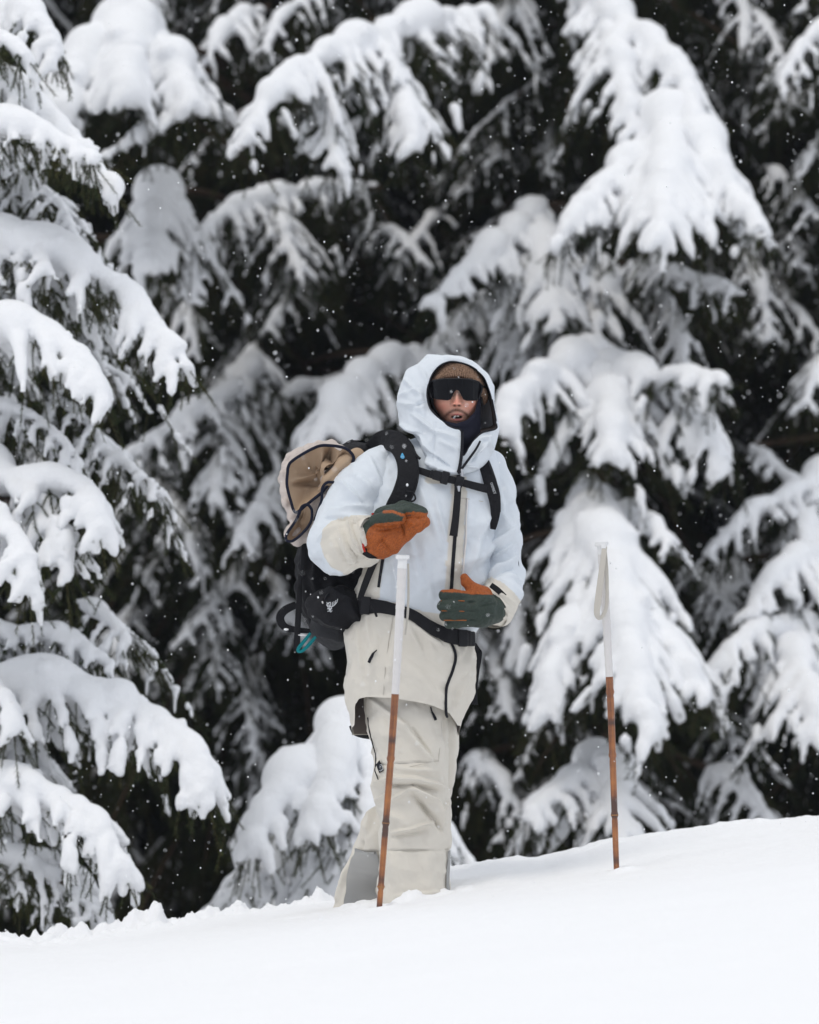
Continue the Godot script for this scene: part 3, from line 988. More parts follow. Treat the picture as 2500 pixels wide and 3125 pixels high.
# Tapered limbs joined by a smooth minimum; caps: [from, to, r0, r1]
func flesh(caps: Array, c: float, k: float) -> Array:
	var lo := Vector3.INF
	var hi := -Vector3.INF
	for q in caps:
		var R := Vector3.ONE * (maxf(q[2], q[3]) + k)
		lo = lo.min(q[0] - R).min(q[1] - R)
		hi = hi.max(q[0] + R).max(q[1] + R)
	lo -= Vector3.ONE * c * 3.0
	hi += Vector3.ONE * c * 3.0
	var nx := int((hi.x - lo.x) / c) + 1
	var ny := int((hi.y - lo.y) / c) + 1
	var nz := int((hi.z - lo.z) / c) + 1
	var f := PackedFloat32Array()
	f.resize(nx * ny * nz)
	f.fill(-1.0)
	for q in caps:
		var a: Vector3 = q[0]
		var d: Vector3 = q[1] - a
		var dd := maxf(d.length_squared(), 1e-8)
		var r0: float = q[2]
		var r1: float = q[3]
		var kk: float = q[4] if q.size() > 4 else k
		var R := Vector3.ONE * (maxf(r0, r1) + kk + c * 2.0)
		var l: Vector3 = (a.min(q[1]) - R - lo) / c
		var h: Vector3 = (a.max(q[1]) + R - lo) / c
		for z in range(maxi(int(l.z), 0), mini(int(h.z) + 1, nz)):
			for y in range(maxi(int(l.y), 0), mini(int(h.y) + 1, ny)):
				var row := (z * ny + y) * nx
				for x in range(maxi(int(l.x), 0), mini(int(h.x) + 1, nx)):
					var p := lo + Vector3(x, y, z) * c - a
					var t := clampf(p.dot(d) / dd, 0.0, 1.0)
					var s := lerpf(r0, r1, t) - (p - d * t).length()   # positive inside
					var o := f[row + x]
					var m := maxf(kk - absf(o - s), 0.0) / kk
					f[row + x] = maxf(o, s) + m * m * kk * 0.25
	return nets(f, nx, ny, nz, lo, c, 0.0)

# A flat band lying on a surface: pts are sketch points, on gives the place, w its width in sketch units
func band(pts: Array, w: Array, thick: float, on: Callable, n := 24, lift := 0.0) -> Array:
	var path := []
	for q in pts:
		path.append(Vector3(q[0], q[1], q[2] if q.size() > 2 else -9.0))
	var cv := PackedVector3Array()
	for i in n + 1:
		var f := float(i) / n * (path.size() - 1)
		var k := mini(int(f), path.size() - 2)
		var p0: Vector3 = path[maxi(k - 1, 0)]
		var p3: Vector3 = path[mini(k + 2, path.size() - 1)]
		cv.append(path[k].cubic_interpolate(path[k + 1], p0, p3, f - k))
	var v := PackedVector3Array()
	var idx := PackedInt32Array()
	var P := PackedVector3Array()
	for q in cv:
		P.append(on.call(q.x, q.y, q.z))
	for i in n + 1:
		var t := (P[mini(i + 1, n)] - P[maxi(i - 1, 0)]).normalized()
		var q := cv[i]
		var gx: Vector3 = on.call(q.x + 6.0, q.y, q.z) - on.call(q.x - 6.0, q.y, q.z)
		var gy: Vector3 = on.call(q.x, q.y - 6.0, q.z) - on.call(q.x, q.y + 6.0, q.z)
		var nm := gx.cross(gy).normalized()
		var s := t.cross(nm).normalized()
		nm = s.cross(t).normalized()
		var f := float(i) / n * (w.size() - 1)
		var hw: float = lerpf(w[int(f)], w[mini(int(f) + 1, w.size() - 1)], f - int(f)) * 0.5 / PX
		var c := P[i] + nm * lift
		for o in [Vector2(-1, 0), Vector2(-0.96, 0.75), Vector2(-0.8, 1), Vector2(0, 1.06), Vector2(0.8, 1), Vector2(0.96, 0.75), Vector2(1, 0), Vector2(0, -0.3)]:
			v.append(c + s * hw * o.x + nm * thick * o.y)
	for i in n:
		for j in 8:
			var p := i * 8 + j
			var q := i * 8 + (j + 1) % 8
			idx.append_array(PackedInt32Array([p, q, p + 8, q, q + 8, p + 8]))
	for e in [0, n * 8]:
		for j in range(1, 7):
			idx.append_array(PackedInt32Array([e, e + j, e + j + 1]))
	return [v, smooth_outward(v, idx, P), idx]

func smooth_outward(v: PackedVector3Array, idx: PackedInt32Array, line: PackedVector3Array) -> PackedVector3Array:
	var n := smooth_normals(v, idx)
	@warning_ignore("integer_division")
	var per := v.size() / line.size()
	for i in v.size():
		@warning_ignore("integer_division")
		if n[i].dot(v[i] - line[i / per]) < 0.0:
			n[i] = -n[i]
	return n

func mesh3(a: Array, col := PackedColorArray()) -> ArrayMesh:
	return arr_mesh(a[0], a[1], a[2], col)

func ball(X: float, Y: float, z: float, rx: float, ry: float, rz: float, seg := 24) -> Array:
	var v := PackedVector3Array()
	var n := PackedVector3Array()
	var idx := PackedInt32Array()
	var c := at(X, Y, z)
	@warning_ignore("integer_division")
	var rings := seg / 2
	for j in rings + 1:
		for i in seg + 1:
			var f := PI * j / rings
			var a := TAU * i / seg
			var d := Vector3(sin(f) * cos(a), cos(f), sin(f) * sin(a))
			v.append(c + d * Vector3(rx / PX, ry / PX, rz))
			n.append((d / Vector3(rx / PX, ry / PX, rz)).normalized())
	for j in rings:
		for i in seg:
			var p := j * (seg + 1) + i
			idx.append_array(PackedInt32Array([p, p + 1, p + seg + 1, p + 1, p + seg + 2, p + seg + 1]))
	return [v, n, idx]

# A block with softened corners, its middle at a place, turned by basis
func block(c: Vector3, size: Vector3, b := Basis(), r := 0.25) -> Array:
	var v := PackedVector3Array()
	var n := PackedVector3Array()
	var idx := PackedInt32Array()
	var bev := minf(minf(size.x, size.y), size.z) * r
	for ax in 3:
		for sg in [-1.0, 1.0]:
			var base := v.size()
			for j in 4:
				for i in 4:
					var u: float = [-1.0, -1.0, 1.0, 1.0][i]
					var w: float = [-1.0, -1.0, 1.0, 1.0][j]
					var h := Vector3.ZERO
					h[ax] = sg
					h[(ax + 1) % 3] = u
					h[(ax + 2) % 3] = w
					var core := h * (size * 0.5 - Vector3.ONE * bev)
					var d := Vector3.ZERO
					d[ax] = sg
					if i == 0 or i == 3:
						d[(ax + 1) % 3] = u
					if j == 0 or j == 3:
						d[(ax + 2) % 3] = w
					d = d.normalized()
					v.append(c + b * (core + d * bev))
					n.append(b * d)
			for j in 3:
				for i in 3:
					var p := base + j * 4 + i
					idx.append_array(PackedInt32Array([p, p + 1, p + 4, p + 1, p + 5, p + 4]))
	return [v, n, idx]

# A patch filling an outline (sketch points), bulging or hollow by `deep` in the middle
func patch(outline: Array, z: float, deep: float, centre: Vector2, rings := 14, n := 72, lean := Vector2.ZERO) -> Array:
	var v := PackedVector3Array()
	var idx := PackedInt32Array()
	var loop := PackedVector2Array()
	for i in n:
		var f := float(i) / n * outline.size()
		var k := int(f)
		var m := outline.size()
		var g := func(q): return Vector2(outline[posmod(q, m)][0], outline[posmod(q, m)][1])
		loop.append(g.call(k).cubic_interpolate(g.call(k + 1), g.call(k - 1), g.call(k + 2), f - k))
	for j in rings + 1:
		var t := float(j) / rings
		for i in n:
			var q := loop[i].lerp(centre, t)
			var d := deep * (1.0 - pow(1.0 - t, 2.0)) + (q.x - centre.x) * lean.x + (q.y - centre.y) * lean.y
			v.append(at(q.x, q.y, z + d))
	for j in rings:
		for i in n:
			var p := j * n + i
			var q := j * n + (i + 1) % n
			idx.append_array(PackedInt32Array([p, q, p + n, q, q + n, p + n]))
	var nn := smooth_normals(v, idx)
	for i in nn.size():
		if nn[i].z < 0.0:
			nn[i] = -nn[i]
	return [v, nn, idx]

func lines3(list: Array, r: float, on: Callable, lift := 0.001) -> ArrayMesh:
	var all := []
	for l in list:
		var p := PackedVector3Array()
		for q in l:
			p.append(on.call(q[0], q[1], -9.0) + Vector3(0, 0, lift))
		all.append(tube(p, [r], 6))
	return join(all)

func seams(called: String, list: Array, r: float, on: Callable, lift: float, m: Material, parent: Node) -> void:
	for l in list:
		part(called, lines3([l], r, on, lift), m, parent)

# How far forward a finished cloth really stands, by sketch point (cells of 7 units)
func depth_of(a: Array) -> Dictionary:
	var m := {}
	for i in a[0].size():
		if a[1][i].z < 0.0:
			continue
		var q := back_at(a[0][i])
		var k := Vector2i(int(q.x / 7.0), int(q.y / 7.0))
		m[k] = maxf(m.get(k, -9.0), a[0][i].z)
	return m

func on_cloth(m: Dictionary, X: float, Y: float, other: float) -> Vector3:
	var s := 0.0
	var w := 0.0
	for dy in [-1, 0, 1]:
		for dx in [-1, 0, 1]:
			var k := Vector2i(int(X / 7.0) + dx, int(Y / 7.0) + dy)
			if m.has(k):
				var g := 1.0 / (0.4 + Vector2(X / 7.0 - k.x - 0.5, Y / 7.0 - k.y - 0.5).length_squared())
				s += m[k] * g
				w += g
	return at(X, Y, s / w if w > 0.0 else other)

var torso_map := {}
var near_map := {}
var far_map := {}

# ---------------------------------------------------------------- the skier
const TORSO := [
	[1335, 1275, 1462, -0.03, 0.085, 0.09], [1352, 1225, 1490, -0.03, 0.10, 0.10], [1375, 1180, 1510, -0.02, 0.115, 0.11], [1410, 1145, 1525, -0.02, 0.13, 0.12], [1460, 1120, 1532, -0.01, 0.145, 0.13], [1540, 1100, 1528, 0.0, 0.16, 0.14],
	[1650, 1095, 1512, 0.0, 0.165, 0.14], [1740, 1098, 1500, 0.0, 0.16, 0.14], [1840, 1085, 1490, 0.0, 0.155, 0.14], [1890, 1070, 1474, 0.0, 0.15, 0.14],
	[1940, 1058, 1452, 0.0, 0.155, 0.145], [2000, 1055, 1450, 0.0, 0.165, 0.15], [2070, 1058, 1456, 0.0, 0.17, 0.155], [2115, 1062, 1453, 0.0, 0.17, 0.155], [2160, 1066, 1430, 0.0, 0.165, 0.155], [2216, 1071, 1408, 0.0, 0.16, 0.155], [2260, 1074, 1400, 0.0, 0.15, 0.15]]
const LEG_NEAR := [
	[2080, 1108, 1398, 0.0, 0.12, 0.12], [2140, 1115, 1385, 0.0, 0.125, 0.12], [2216, 1119, 1372, 0.01, 0.125, 0.12], [2300, 1141, 1367, 0.02, 0.12, 0.12], [2396, 1134, 1368, 0.03, 0.12, 0.115],
	[2440, 1143, 1371, 0.03, 0.12, 0.115], [2493, 1151, 1380, 0.03, 0.115, 0.11], [2564, 1157, 1377, 0.03, 0.11, 0.11], [2595, 1158, 1373, 0.03, 0.11, 0.11], [2670, 1155, 1372, 0.03, 0.11, 0.11], [2731, 1152, 1377, 0.03, 0.115, 0.11], [2810, 1148, 1384, 0.03, 0.12, 0.115]]
const LEG_FAR := [
	[2080, 1230, 1412, -0.07, 0.11, 0.1], [2140, 1240, 1408, -0.07, 0.11, 0.1], [2216, 1250, 1404, -0.08, 0.11, 0.1], [2291, 1240, 1397, -0.09, 0.11, 0.1], [2396, 1210, 1381, -0.11, 0.11, 0.1],
	[2440, 1165, 1366, -0.12, 0.11, 0.1], [2511, 1109, 1310, -0.14, 0.11, 0.1], [2595, 1078, 1265, -0.16, 0.11, 0.1], [2665, 1043, 1240, -0.18, 0.11, 0.1], [2762, 1016, 1222, -0.2, 0.115, 0.1], [2830, 1000, 1215, -0.2, 0.12, 0.1]]

const TORSO_FOLDS := [
	[1290, 1500, 1345, 1660, 16, 0.008], [1240, 1600, 1290, 1800, 18, 0.006], [1330, 1520, 1360, 1640, 12, 0.007], [1200, 1700, 1225, 1830, 14, 0.007], [1300, 1680, 1320, 1830, 16, 0.005],
	[1470, 1600, 1430, 1760, 14, 0.008], [1490, 1560, 1455, 1700, 12, 0.006], [1440, 1780, 1425, 1860, 12, 0.007],
	[1150, 1950, 1130, 2090, 16, 0.005], [1215, 1900, 1190, 2080, 14, 0.007], [1260, 1900, 1340, 1960, 12, 0.007], [1300, 1900, 1350, 1945, 8, 0.006], [1240, 1890, 1290, 1990, 12, 0.005],
	[1447, 2020, 1400, 2140, 14, 0.009], [1440, 1970, 1410, 2060, 12, 0.008], [1425, 1965, 1400, 2010, 8, 0.006], [1410, 2080, 1380, 2160, 14, -0.006], [1275, 2040, 1340, 2130, 22, 0.005],
	[1090, 1900, 1110, 2060, 10, 0.006], [1120, 1850, 1135, 1990, 10, 0.005], [1375, 1950, 1395, 1995, 8, -0.006]]
const NEAR_FOLDS := [
	[1140, 2135, 1240, 2215, 16, 0.010], [1240, 2215, 1318, 2322, 16, 0.013], [1258, 2222, 1322, 2318, 9, -0.008], [1160, 2180, 1215, 2290, 24, 0.006], [1362, 2180, 1362, 2340, 6, -0.006],
	[1140, 2392, 1200, 2372, 10, 0.012], [1200, 2374, 1275, 2378, 13, 0.014], [1275, 2380, 1352, 2398, 13, 0.014], [1180, 2396, 1262, 2396, 7, -0.012], [1262, 2396, 1330, 2412, 7, -0.010],
	[1185, 2448, 1258, 2402, 12, 0.010], [1258, 2402, 1330, 2442, 14, 0.014], [1330, 2442, 1352, 2505, 13, 0.014], [1264, 2424, 1335, 2506, 11, -0.014], [1335, 2506, 1348, 2530, 8, -0.01],
	[1195, 2540, 1262, 2528, 9, 0.009], [1262, 2528, 1330, 2505, 9, 0.010], [1200, 2552, 1300, 2536, 8, -0.006], [1165, 2470, 1230, 2500, 14, 0.006], [1345, 2470, 1375, 2440, 10, 0.008], [1150, 2440, 1180, 2420, 8, 0.008],
	[1158, 2596, 1372, 2592, 3, -0.004], [1200, 2620, 1230, 2720, 22, 0.004], [1300, 2620, 1330, 2720, 24, 0.005], [1210, 2735, 1350, 2722, 10, 0.006], [1145, 2335, 1330, 2322, 3, -0.004], [1230, 2345, 1330, 2352, 14, 0.007]]
const FAR_FOLDS := [[1390, 2200, 1375, 2400, 10, 0.006], [1150, 2450, 1110, 2560, 14, 0.010], [1130, 2500, 1100, 2600, 8, -0.006], [1090, 2600, 1160, 2598, 3, -0.004], [1070, 2620, 1030, 2740, 12, 0.008], [1120, 2640, 1100, 2740, 16, 0.006]]

func torso_on(X: float, Y: float, _z: float) -> Vector3:
	return on_cloth(torso_map, X, Y, front_z(TORSO, X, Y))
func near_on(X: float, Y: float, _z: float) -> Vector3:
	return on_cloth(near_map, X, Y, front_z(LEG_NEAR, X, Y))
func far_on(X: float, Y: float, _z: float) -> Vector3:
	return on_cloth(far_map, X, Y, front_z(LEG_FAR, X, Y))

const ICE := Color(0.67, 0.71, 0.76)
const SAND := Color(0.655, 0.62, 0.555)

func bez(pts: Array, x: float) -> float:   # piecewise straight y(x)
	if x <= pts[0][0]:
		return pts[0][1]
	for i in pts.size() - 1:
		if x <= pts[i + 1][0]:
			return lerpf(pts[i][1], pts[i + 1][1], (x - pts[i][0]) / (pts[i + 1][0] - pts[i][0]))
	return pts[-1][1]

func torso_tone(q: Vector2, n: Vector3) -> Color:
	if q.y > 1930.0:
		return SAND
	if n.z < -0.2:
		return ICE if q.y < 1700.0 else SAND
	var l := lerpf(1379.0, 1357.0, (q.y - 1486.0) / 306.0)
	var r := lerpf(1423.0, 1406.0, (q.y - 1521.0) / 286.0)
	if q.y > 1455.0 and q.x > l and q.x < r:
		return SAND
	if q.x >= r:
		return ICE
	if q.y > 1660.0 and q.x < lerpf(1172.0, 1157.0, (q.y - 1684.0) / 148.0):
		return SAND
	if q.y > bez([[1157, 1832], [1209, 1839], [1243, 1856], [1342, 1874], [1400, 1890]], q.x):
		return SAND
	if q.y > 1418.0 and q.y < 1475.0 and q.x > 1300.0 and q.x < 1400.0 and q.y > 1418.0 + absf(q.x - 1350.0) * 0.8:
		return SAND
	return ICE

func cloth(called: String, rough := 0.85, rim := 0.15) -> StandardMaterial3D:
	var m := mat(called, Color.WHITE, rough, 0.25)
	m.vertex_color_use_as_albedo = true
	m.rim_enabled = true
	m.rim = rim
	m.rim_tint = 0.4
	grain(m, 9.0, M.weave, 0.25)
	return m

func person_materials() -> void:
	M["weave"] = noise_tex(0.035, 512, 4, true, 5.0)
	M["crinkle"] = noise_tex(0.012, 512, 5, true, 10.0, FastNoiseLite.TYPE_SIMPLEX)
	cloth("shell_cloth")
	var sk := mat("skin", Color.WHITE, 0.5, 0.4)
	sk.vertex_color_use_as_albedo = true
	sk.subsurf_scatter_enabled = true
	sk.subsurf_scatter_strength = 0.1
	grain(sk, 30.0, M.grainy, 0.15)
	for q in [["black_web", Color(0.011, 0.011, 0.013), 0.7], ["black_pack", Color(0.0095, 0.0095, 0.0115), 0.75], ["grey_pack", Color(0.028, 0.029, 0.032), 0.8], ["black_plastic", Color(0.012, 0.012, 0.014), 0.35], ["zip", Color(0.010, 0.010, 0.014), 0.5],
		["navy", Color(0.012, 0.013, 0.024), 0.85], ["lining", Color(0.19, 0.165, 0.155), 0.9], ["gusset", Color(0.35, 0.35, 0.345), 0.9], ["tan", Color(0.42, 0.305, 0.21), 0.9], ["binding", Color(0.010, 0.012, 0.025), 0.8],
		["sherpa", Color(0.60, 0.53, 0.49), 1.0], ["teal", Color(0.0, 0.17, 0.19), 0.5], ["print", Color(0.6, 0.62, 0.65), 0.6], ["sky_print", Color(0.10, 0.38, 0.62), 0.5], ["steel", Color(0.5, 0.5, 0.52), 0.3], ["red", Color(0.45, 0.03, 0.02), 0.6],
		["tape", Color(0.68, 0.66, 0.65), 0.75], ["white_plastic", Color(0.78, 0.78, 0.78), 0.35], ["strap_linen", Color(0.52, 0.49, 0.44), 0.9], ["teeth", Color(0.42, 0.40, 0.37), 0.3], ["thread", Color(0.30, 0.10, 0.03), 0.7]]:
		grain(mat(q[0], q[1], q[2], 0.3), 14.0, M.weave, 0.3)
	M.steel.metallic = 1.0
	grain(M.sherpa, 16.0, noise_tex(0.05, 256, 3, true, 14.0, FastNoiseLite.TYPE_CELLULAR), 1.2)
	grain(M.black_pack, 7.0, M.crinkle, 0.9)
	grain(M.grey_pack, 7.0, M.crinkle, 0.9)
	grain(M.gusset, 40.0, M.weave, 0.5)
	var le := mat("leather", Color.WHITE, 0.55, 0.4)
	le.vertex_color_use_as_albedo = true
	grain(le, 13.0, M.crinkle, 0.8)
	var ln := mat("lens", Color(0.004, 0.004, 0.005), 0.07, 0.28)
	var kn := mat("knit", Color.WHITE, 1.0, 0.1)
	kn.vertex_color_use_as_albedo = true
	# bamboo: streaks along the cane, warm to dark
	var im := Image.create(64, 512, false, Image.FORMAT_RGB8)
	var n := FastNoiseLite.new()
	n.seed = 4
	n.frequency = 0.02
	for y in 512:
		for x in 64:
			var t := n.get_noise_3d(cos(x * TAU / 64) * 60.0, y * 0.35, sin(x * TAU / 64) * 60.0) + 0.5 * n.get_noise_3d(cos(x * TAU / 64) * 200.0, y * 0.5 + 300.0, sin(x * TAU / 64) * 200.0)
			var big := n.get_noise_1d(y * 1.1 + 900.0)
			var c := Color(0.15, 0.042, 0.010).lerp(Color(0.40, 0.14, 0.028), clampf(0.4 + t * 0.6 + big * 0.8, 0.0, 1.0))
			if t > 0.75:
				c = c.lerp(Color(0.5, 0.33, 0.16), 0.5)
			if big < -0.25:
				c = c.lerp(Color(0.05, 0.018, 0.01), clampf((-0.25 - big) * 3.0, 0.0, 0.85))
			im.set_pixel(x, y, c.linear_to_srgb())
	var bm := mat("bamboo", Color.WHITE, 0.42, 0.5)
	bm.albedo_texture = ImageTexture.create_from_image(im)
	bm.clearcoat_enabled = true
	bm.clearcoat = 0.6
	bm.clearcoat_roughness = 0.2

func face_tone(q: Vector2, n: Vector3) -> Color:
	var mottle := 0.94 + 0.16 * noise_b.get_noise_2d(q.x * 45.0, q.y * 45.0)
	var skin := mottle * Color(0.70, 0.39, 0.295)
	var g := func(x: float, y: float, rx: float, ry: float) -> float: return exp(-pow((q.x - x) / rx, 2.0) - pow((q.y - y) / ry, 2.0))
	var c := skin.lerp(Color(0.72, 0.27, 0.20), clampf(g.call(1342.0, 1240.0, 30.0, 18.0) + g.call(1445.0, 1240.0, 26.0, 18.0) + g.call(1394.0, 1228.0, 14.0, 14.0), 0.0, 1.0) * 0.7)
	var hair := Color(0.045, 0.022, 0.012)
	# moustache: two arms from under the nose to beside the mouth, and a shadow of stubble
	var dx := absf(q.x - 1394.0)
	var my := 1251.0 + pow(dx / 36.0, 1.7) * 19.0
	var mo := exp(-pow((q.y - my) / 6.0, 2.0)) * smoothstep(42.0, 30.0, dx) * (0.65 + 0.35 * noise_b.get_noise_2d(q.x * 60.0, q.y * 30.0))
	c = c.lerp(hair, clampf(mo * 1.25, 0.0, 0.93))
	c = c.lerp(hair, clampf(smoothstep(1268.0, 1290.0, q.y) * smoothstep(26.0, 44.0, dx), 0.0, 1.0) * 0.35)
	var lip := maxf(g.call(1394.0, 1265.5, 20.0, 3.6), g.call(1394.0, 1280.5, 17.0, 4.6))
	c = c.lerp(Color(0.46, 0.16, 0.15), clampf(lip * 1.15, 0.0, 1.0))
	var inside := smoothstep(1.05, 0.85, pow((q.x - 1394.0) / 17.0, 2.0) + pow((q.y - 1272.5) / 4.4, 2.0))
	c = c.lerp(Color(0.02, 0.006, 0.006), inside)
	c = c.lerp(Color(0.05, 0.015, 0.01), clampf((g.call(1387.5, 1238.0, 4.2, 2.8) + g.call(1401.5, 1238.0, 4.2, 2.8)) * 1.25, 0.0, 1.0))
	return c

func make_head() -> Array:
	var v := PackedVector3Array()
	var idx := PackedInt32Array()
	var seg := 260
	var rings := 190
	for j in rings + 1:
		for i in seg:
			var f := PI * j / rings
			var a := TAU * i / seg
			var d := Vector3(sin(f) * cos(a), cos(f), sin(f) * sin(a))
			var X := 1395.0 + d.x * 73.0
			var Y := 1206.0 - d.y * (108.0 if d.y > 0.0 else 112.0)
			# narrower jaw
			var jaw := smoothstep(1230.0, 1318.0, Y)
			X = 1395.0 + (X - 1395.0) * (1.0 - 0.38 * jaw)
			var z := 0.0 + d.z * (0.098 if d.z > 0.0 else 0.11)
			if d.z > 0.0:
				var g := func(x: float, y: float, rx: float, ry: float) -> float: return exp(-pow((X - x) / rx, 2.0) - pow((Y - y) / ry, 2.0))
				var t := clampf((Y - 1180.0) / 52.0, 0.0, 1.0)
				if Y < 1250.0:
					z += exp(-pow((X - 1394.5) / lerpf(7.0, 11.0, t), 2.0)) * lerpf(0.005, 0.032, t) * smoothstep(1244.0, 1234.0, Y) * smoothstep(1165.0, 1190.0, Y)
				z += 0.015 * (g.call(1382.5, 1233.0, 6.0, 5.0) + g.call(1406.5, 1233.0, 6.0, 5.0))
				z -= 0.010 * (g.call(1387.5, 1238.5, 4.0, 2.6) + g.call(1401.5, 1238.5, 4.0, 2.6))
				z += 0.010 * g.call(1394.5, 1262.0, 26.0, 9.0) + 0.010 * g.call(1394.5, 1284.0, 20.0, 7.0) + 0.014 * g.call(1394.5, 1305.0, 22.0, 14.0)
				z -= 0.020 * smoothstep(1.15, 0.75, pow((X - 1394.0) / 17.0, 2.0) + pow((Y - 1272.5) / 4.6, 2.0))
				z += 0.007 * (g.call(1394.5, 1281.5, 15.0, 3.5) + g.call(1394.5, 1264.5, 17.0, 2.8))
				z += 0.007 * (g.call(1348.0, 1228.0, 20.0, 14.0) + g.call(1441.0, 1228.0, 20.0, 14.0))
				z -= 0.010 * (g.call(1368.0, 1192.0, 18.0, 12.0) + g.call(1421.0, 1192.0, 18.0, 12.0))
				z += 0.006 * g.call(1394.0, 1172.0, 50.0, 8.0)
				z -= 0.004 * (g.call(1366.0, 1252.0, 9.0, 14.0) + g.call(1424.0, 1252.0, 9.0, 14.0))
			v.append(at(X, Y, z + 0.026))
	for j in rings:
		for i in seg:
			var p := j * seg + i
			var q := j * seg + (i + 1) % seg
			idx.append_array(PackedInt32Array([p, q, p + seg, q, q + seg, p + seg]))
	var n := smooth_normals(v, idx)
	for i in n.size():
		if n[i].dot(v[i] - at(1395, 1206, 0.0)) < 0.0:
			n[i] = -n[i]
	return [v, n, idx]

func build_skier() -> void:
	var o := thing("person", "skier in pale blue and sand jacket, hood up, one gloved hand raised", "person", Vector3.ZERO)
	# the body under the clothes: one skin, the head added at a finer pitch
	var J := func(X: float, Y: float, z: float) -> Vector3: return at(X, Y, z)
	var hip := at(1255, 2130, 0.0)
	var chest := at(1320, 1520, -0.01)
	var body := flesh([
		[hip, at(1290, 1850, 0.0), 0.10, 0.105], [at(1290, 1850, 0.0), chest, 0.105, 0.12], [chest, at(1385, 1380, -0.01), 0.10, 0.06], [at(1385, 1380, -0.01), at(1393, 1270, -0.005), 0.055, 0.055],
		[at(1215, 1430, -0.03), at(1495, 1440, -0.03), 0.06, 0.05],
		[at(1195, 1430, -0.02), at(1045, 1640, 0.08), 0.055, 0.042], [at(1045, 1640, 0.08), at(1145, 1640, 0.22), 0.042, 0.032],
		[at(1500, 1450, -0.03), at(1540, 1760, -0.01), 0.045, 0.035], [at(1540, 1760, -0.01), at(1500, 1850, 0.13), 0.035, 0.03],
		[at(1235, 2150, 0.0), at(1255, 2440, 0.04), 0.075, 0.055], [at(1255, 2440, 0.04), at(1265, 2790, 0.03), 0.06, 0.045],
		[at(1330, 2150, -0.07), at(1270, 2440, -0.11), 0.07, 0.052], [at(1270, 2440, -0.11), at(1110, 2800, -0.19), 0.058, 0.045]], 0.018, 0.04)
	var head := make_head()
	var vv: PackedVector3Array = body[0]
	var hv := vv.size()
	vv.append_array(head[0])
	var nn: PackedVector3Array = body[1]
	nn.append_array(head[1])
	var ii: PackedInt32Array = body[2]
	for q in head[2]:
		ii.append(q + hv)
	var cols := PackedColorArray()
	cols.resize(hv)
	cols.fill(Color(0.36, 0.17, 0.11))
	cols.append_array(paint(head, face_tone))
	var bd := part("body", arr_mesh(vv, nn, ii, cols), M.skin, o)
	for x in [1389.8, 1398.2]:
		part("tooth", mesh3(block(at(x, 1270.2, 0.131), Vector3(0.0072, 0.0040, 0.004), Basis(), 0.4)), M.teeth, bd)

	# ---- trousers
	var far := wrinkle(loft(LEG_FAR, 120, 150, func(_a): return 2830.0), FAR_FOLDS, 0.006, 0.010, 0.008)
	var near := wrinkle(loft(LEG_NEAR, 150, 190, func(_a): return 2810.0), NEAR_FOLDS, 0.006, 0.007, 0.013)
	near_map = depth_of(near)
	far_map = depth_of(far)
	var pants := mesh3(near, paint(near, func(_q, _n): return SAND))
	var tr := part("trousers", pants, M.shell_cloth, o)
	part("trouser_leg", mesh3(far, paint(far, func(_q, _n): return SAND)), M.shell_cloth, tr)
	part("gusset", mesh3(band([[1116, 2597], [1114, 2640], [1108, 2700], [1106, 2775]], [84, 96, 108, 118], 0.003, far_on, 20, 0.004)), M.gusset, tr)
	part("gusset", mesh3(band([[1368, 2596], [1366, 2650], [1364, 2700], [1372, 2745]], [10, 14, 18, 12], 0.002, near_on, 16, 0.003)), M.gusset, tr)
	seams("seam", [[[1159, 2596], [1230, 2598], [1300, 2595], [1371, 2591]], [[1210, 2348], [1260, 2338], [1316, 2325], [1340, 2322]], [[1345, 2180], [1348, 2230], [1342, 2290], [1338, 2322]]], 0.0011, near_on, -0.0002, M.strap_linen, tr)
	part("side_zip", lines3([[[1122, 2190], [1128, 2235], [1137, 2270], [1146, 2300], [1147, 2330], [1144, 2352], [1154, 2378]]], 0.0019, near_on, 0.001), M.zip, tr)
	part("pocket_pull", mesh3(band([[1313, 2157], [1316, 2172], [1323, 2186], [1327, 2198]], [4, 4, 8, 9], 0.004, near_on, 12, 0.004)), M.zip, tr)
	var lg := part("logo_patch", mesh3(band([[1156, 2328], [1167, 2355]], [20, 20], 0.0015, near_on, 6, 0.003)), M.zip, tr)
	lg.set_meta("label", "small black badge with a white rounded mark")
	part("mark", lines3([
		[[1154, 2337], [1164, 2333], [1168, 2341], [1169, 2348], [1162, 2353], [1158, 2351], [1154, 2337]],
		[[1158, 2341], [1163, 2339], [1164, 2343], [1159, 2345], [1165, 2348]]], 0.0009, near_on, 0.0062), M.print, lg)

	# ---- jacket: body, sleeves, hood
	var hem := func(a: float) -> float:
		if sin(a) < -0.08:
			return 2243.0
		var X := 1240.0 + cos(a) * 180.0
		return bez([[1062, 2225], [1074, 2212], [1082, 2150], [1095, 2132], [1120, 2127], [1200, 2130], [1302, 2154], [1360, 2176], [1406, 2214], [1420, 2216]], X)
	var jk := wrinkle(loft(TORSO, 220, 190, hem), TORSO_FOLDS, 0.005, 0.007, 0.017)
	torso_map = depth_of(jk)
	var jacket := part("jacket", mesh3(jk, paint(jk, torso_tone)), M.shell_cloth, o)
	# the lining seen under the raised front hem
	var inner := []
	for r in TORSO:
		inner.append([r[0], r[1] + 8, r[2] - 8, r[3], r[4] - 0.02, r[5] - 0.012])
	part("lining", mesh3(loft(inner, 90, 10, func(a): return 2240.0 if sin(a) < 0.05 else 2118.0, 2.3, func(_a): return 2090.0)), M.lining, jacket)
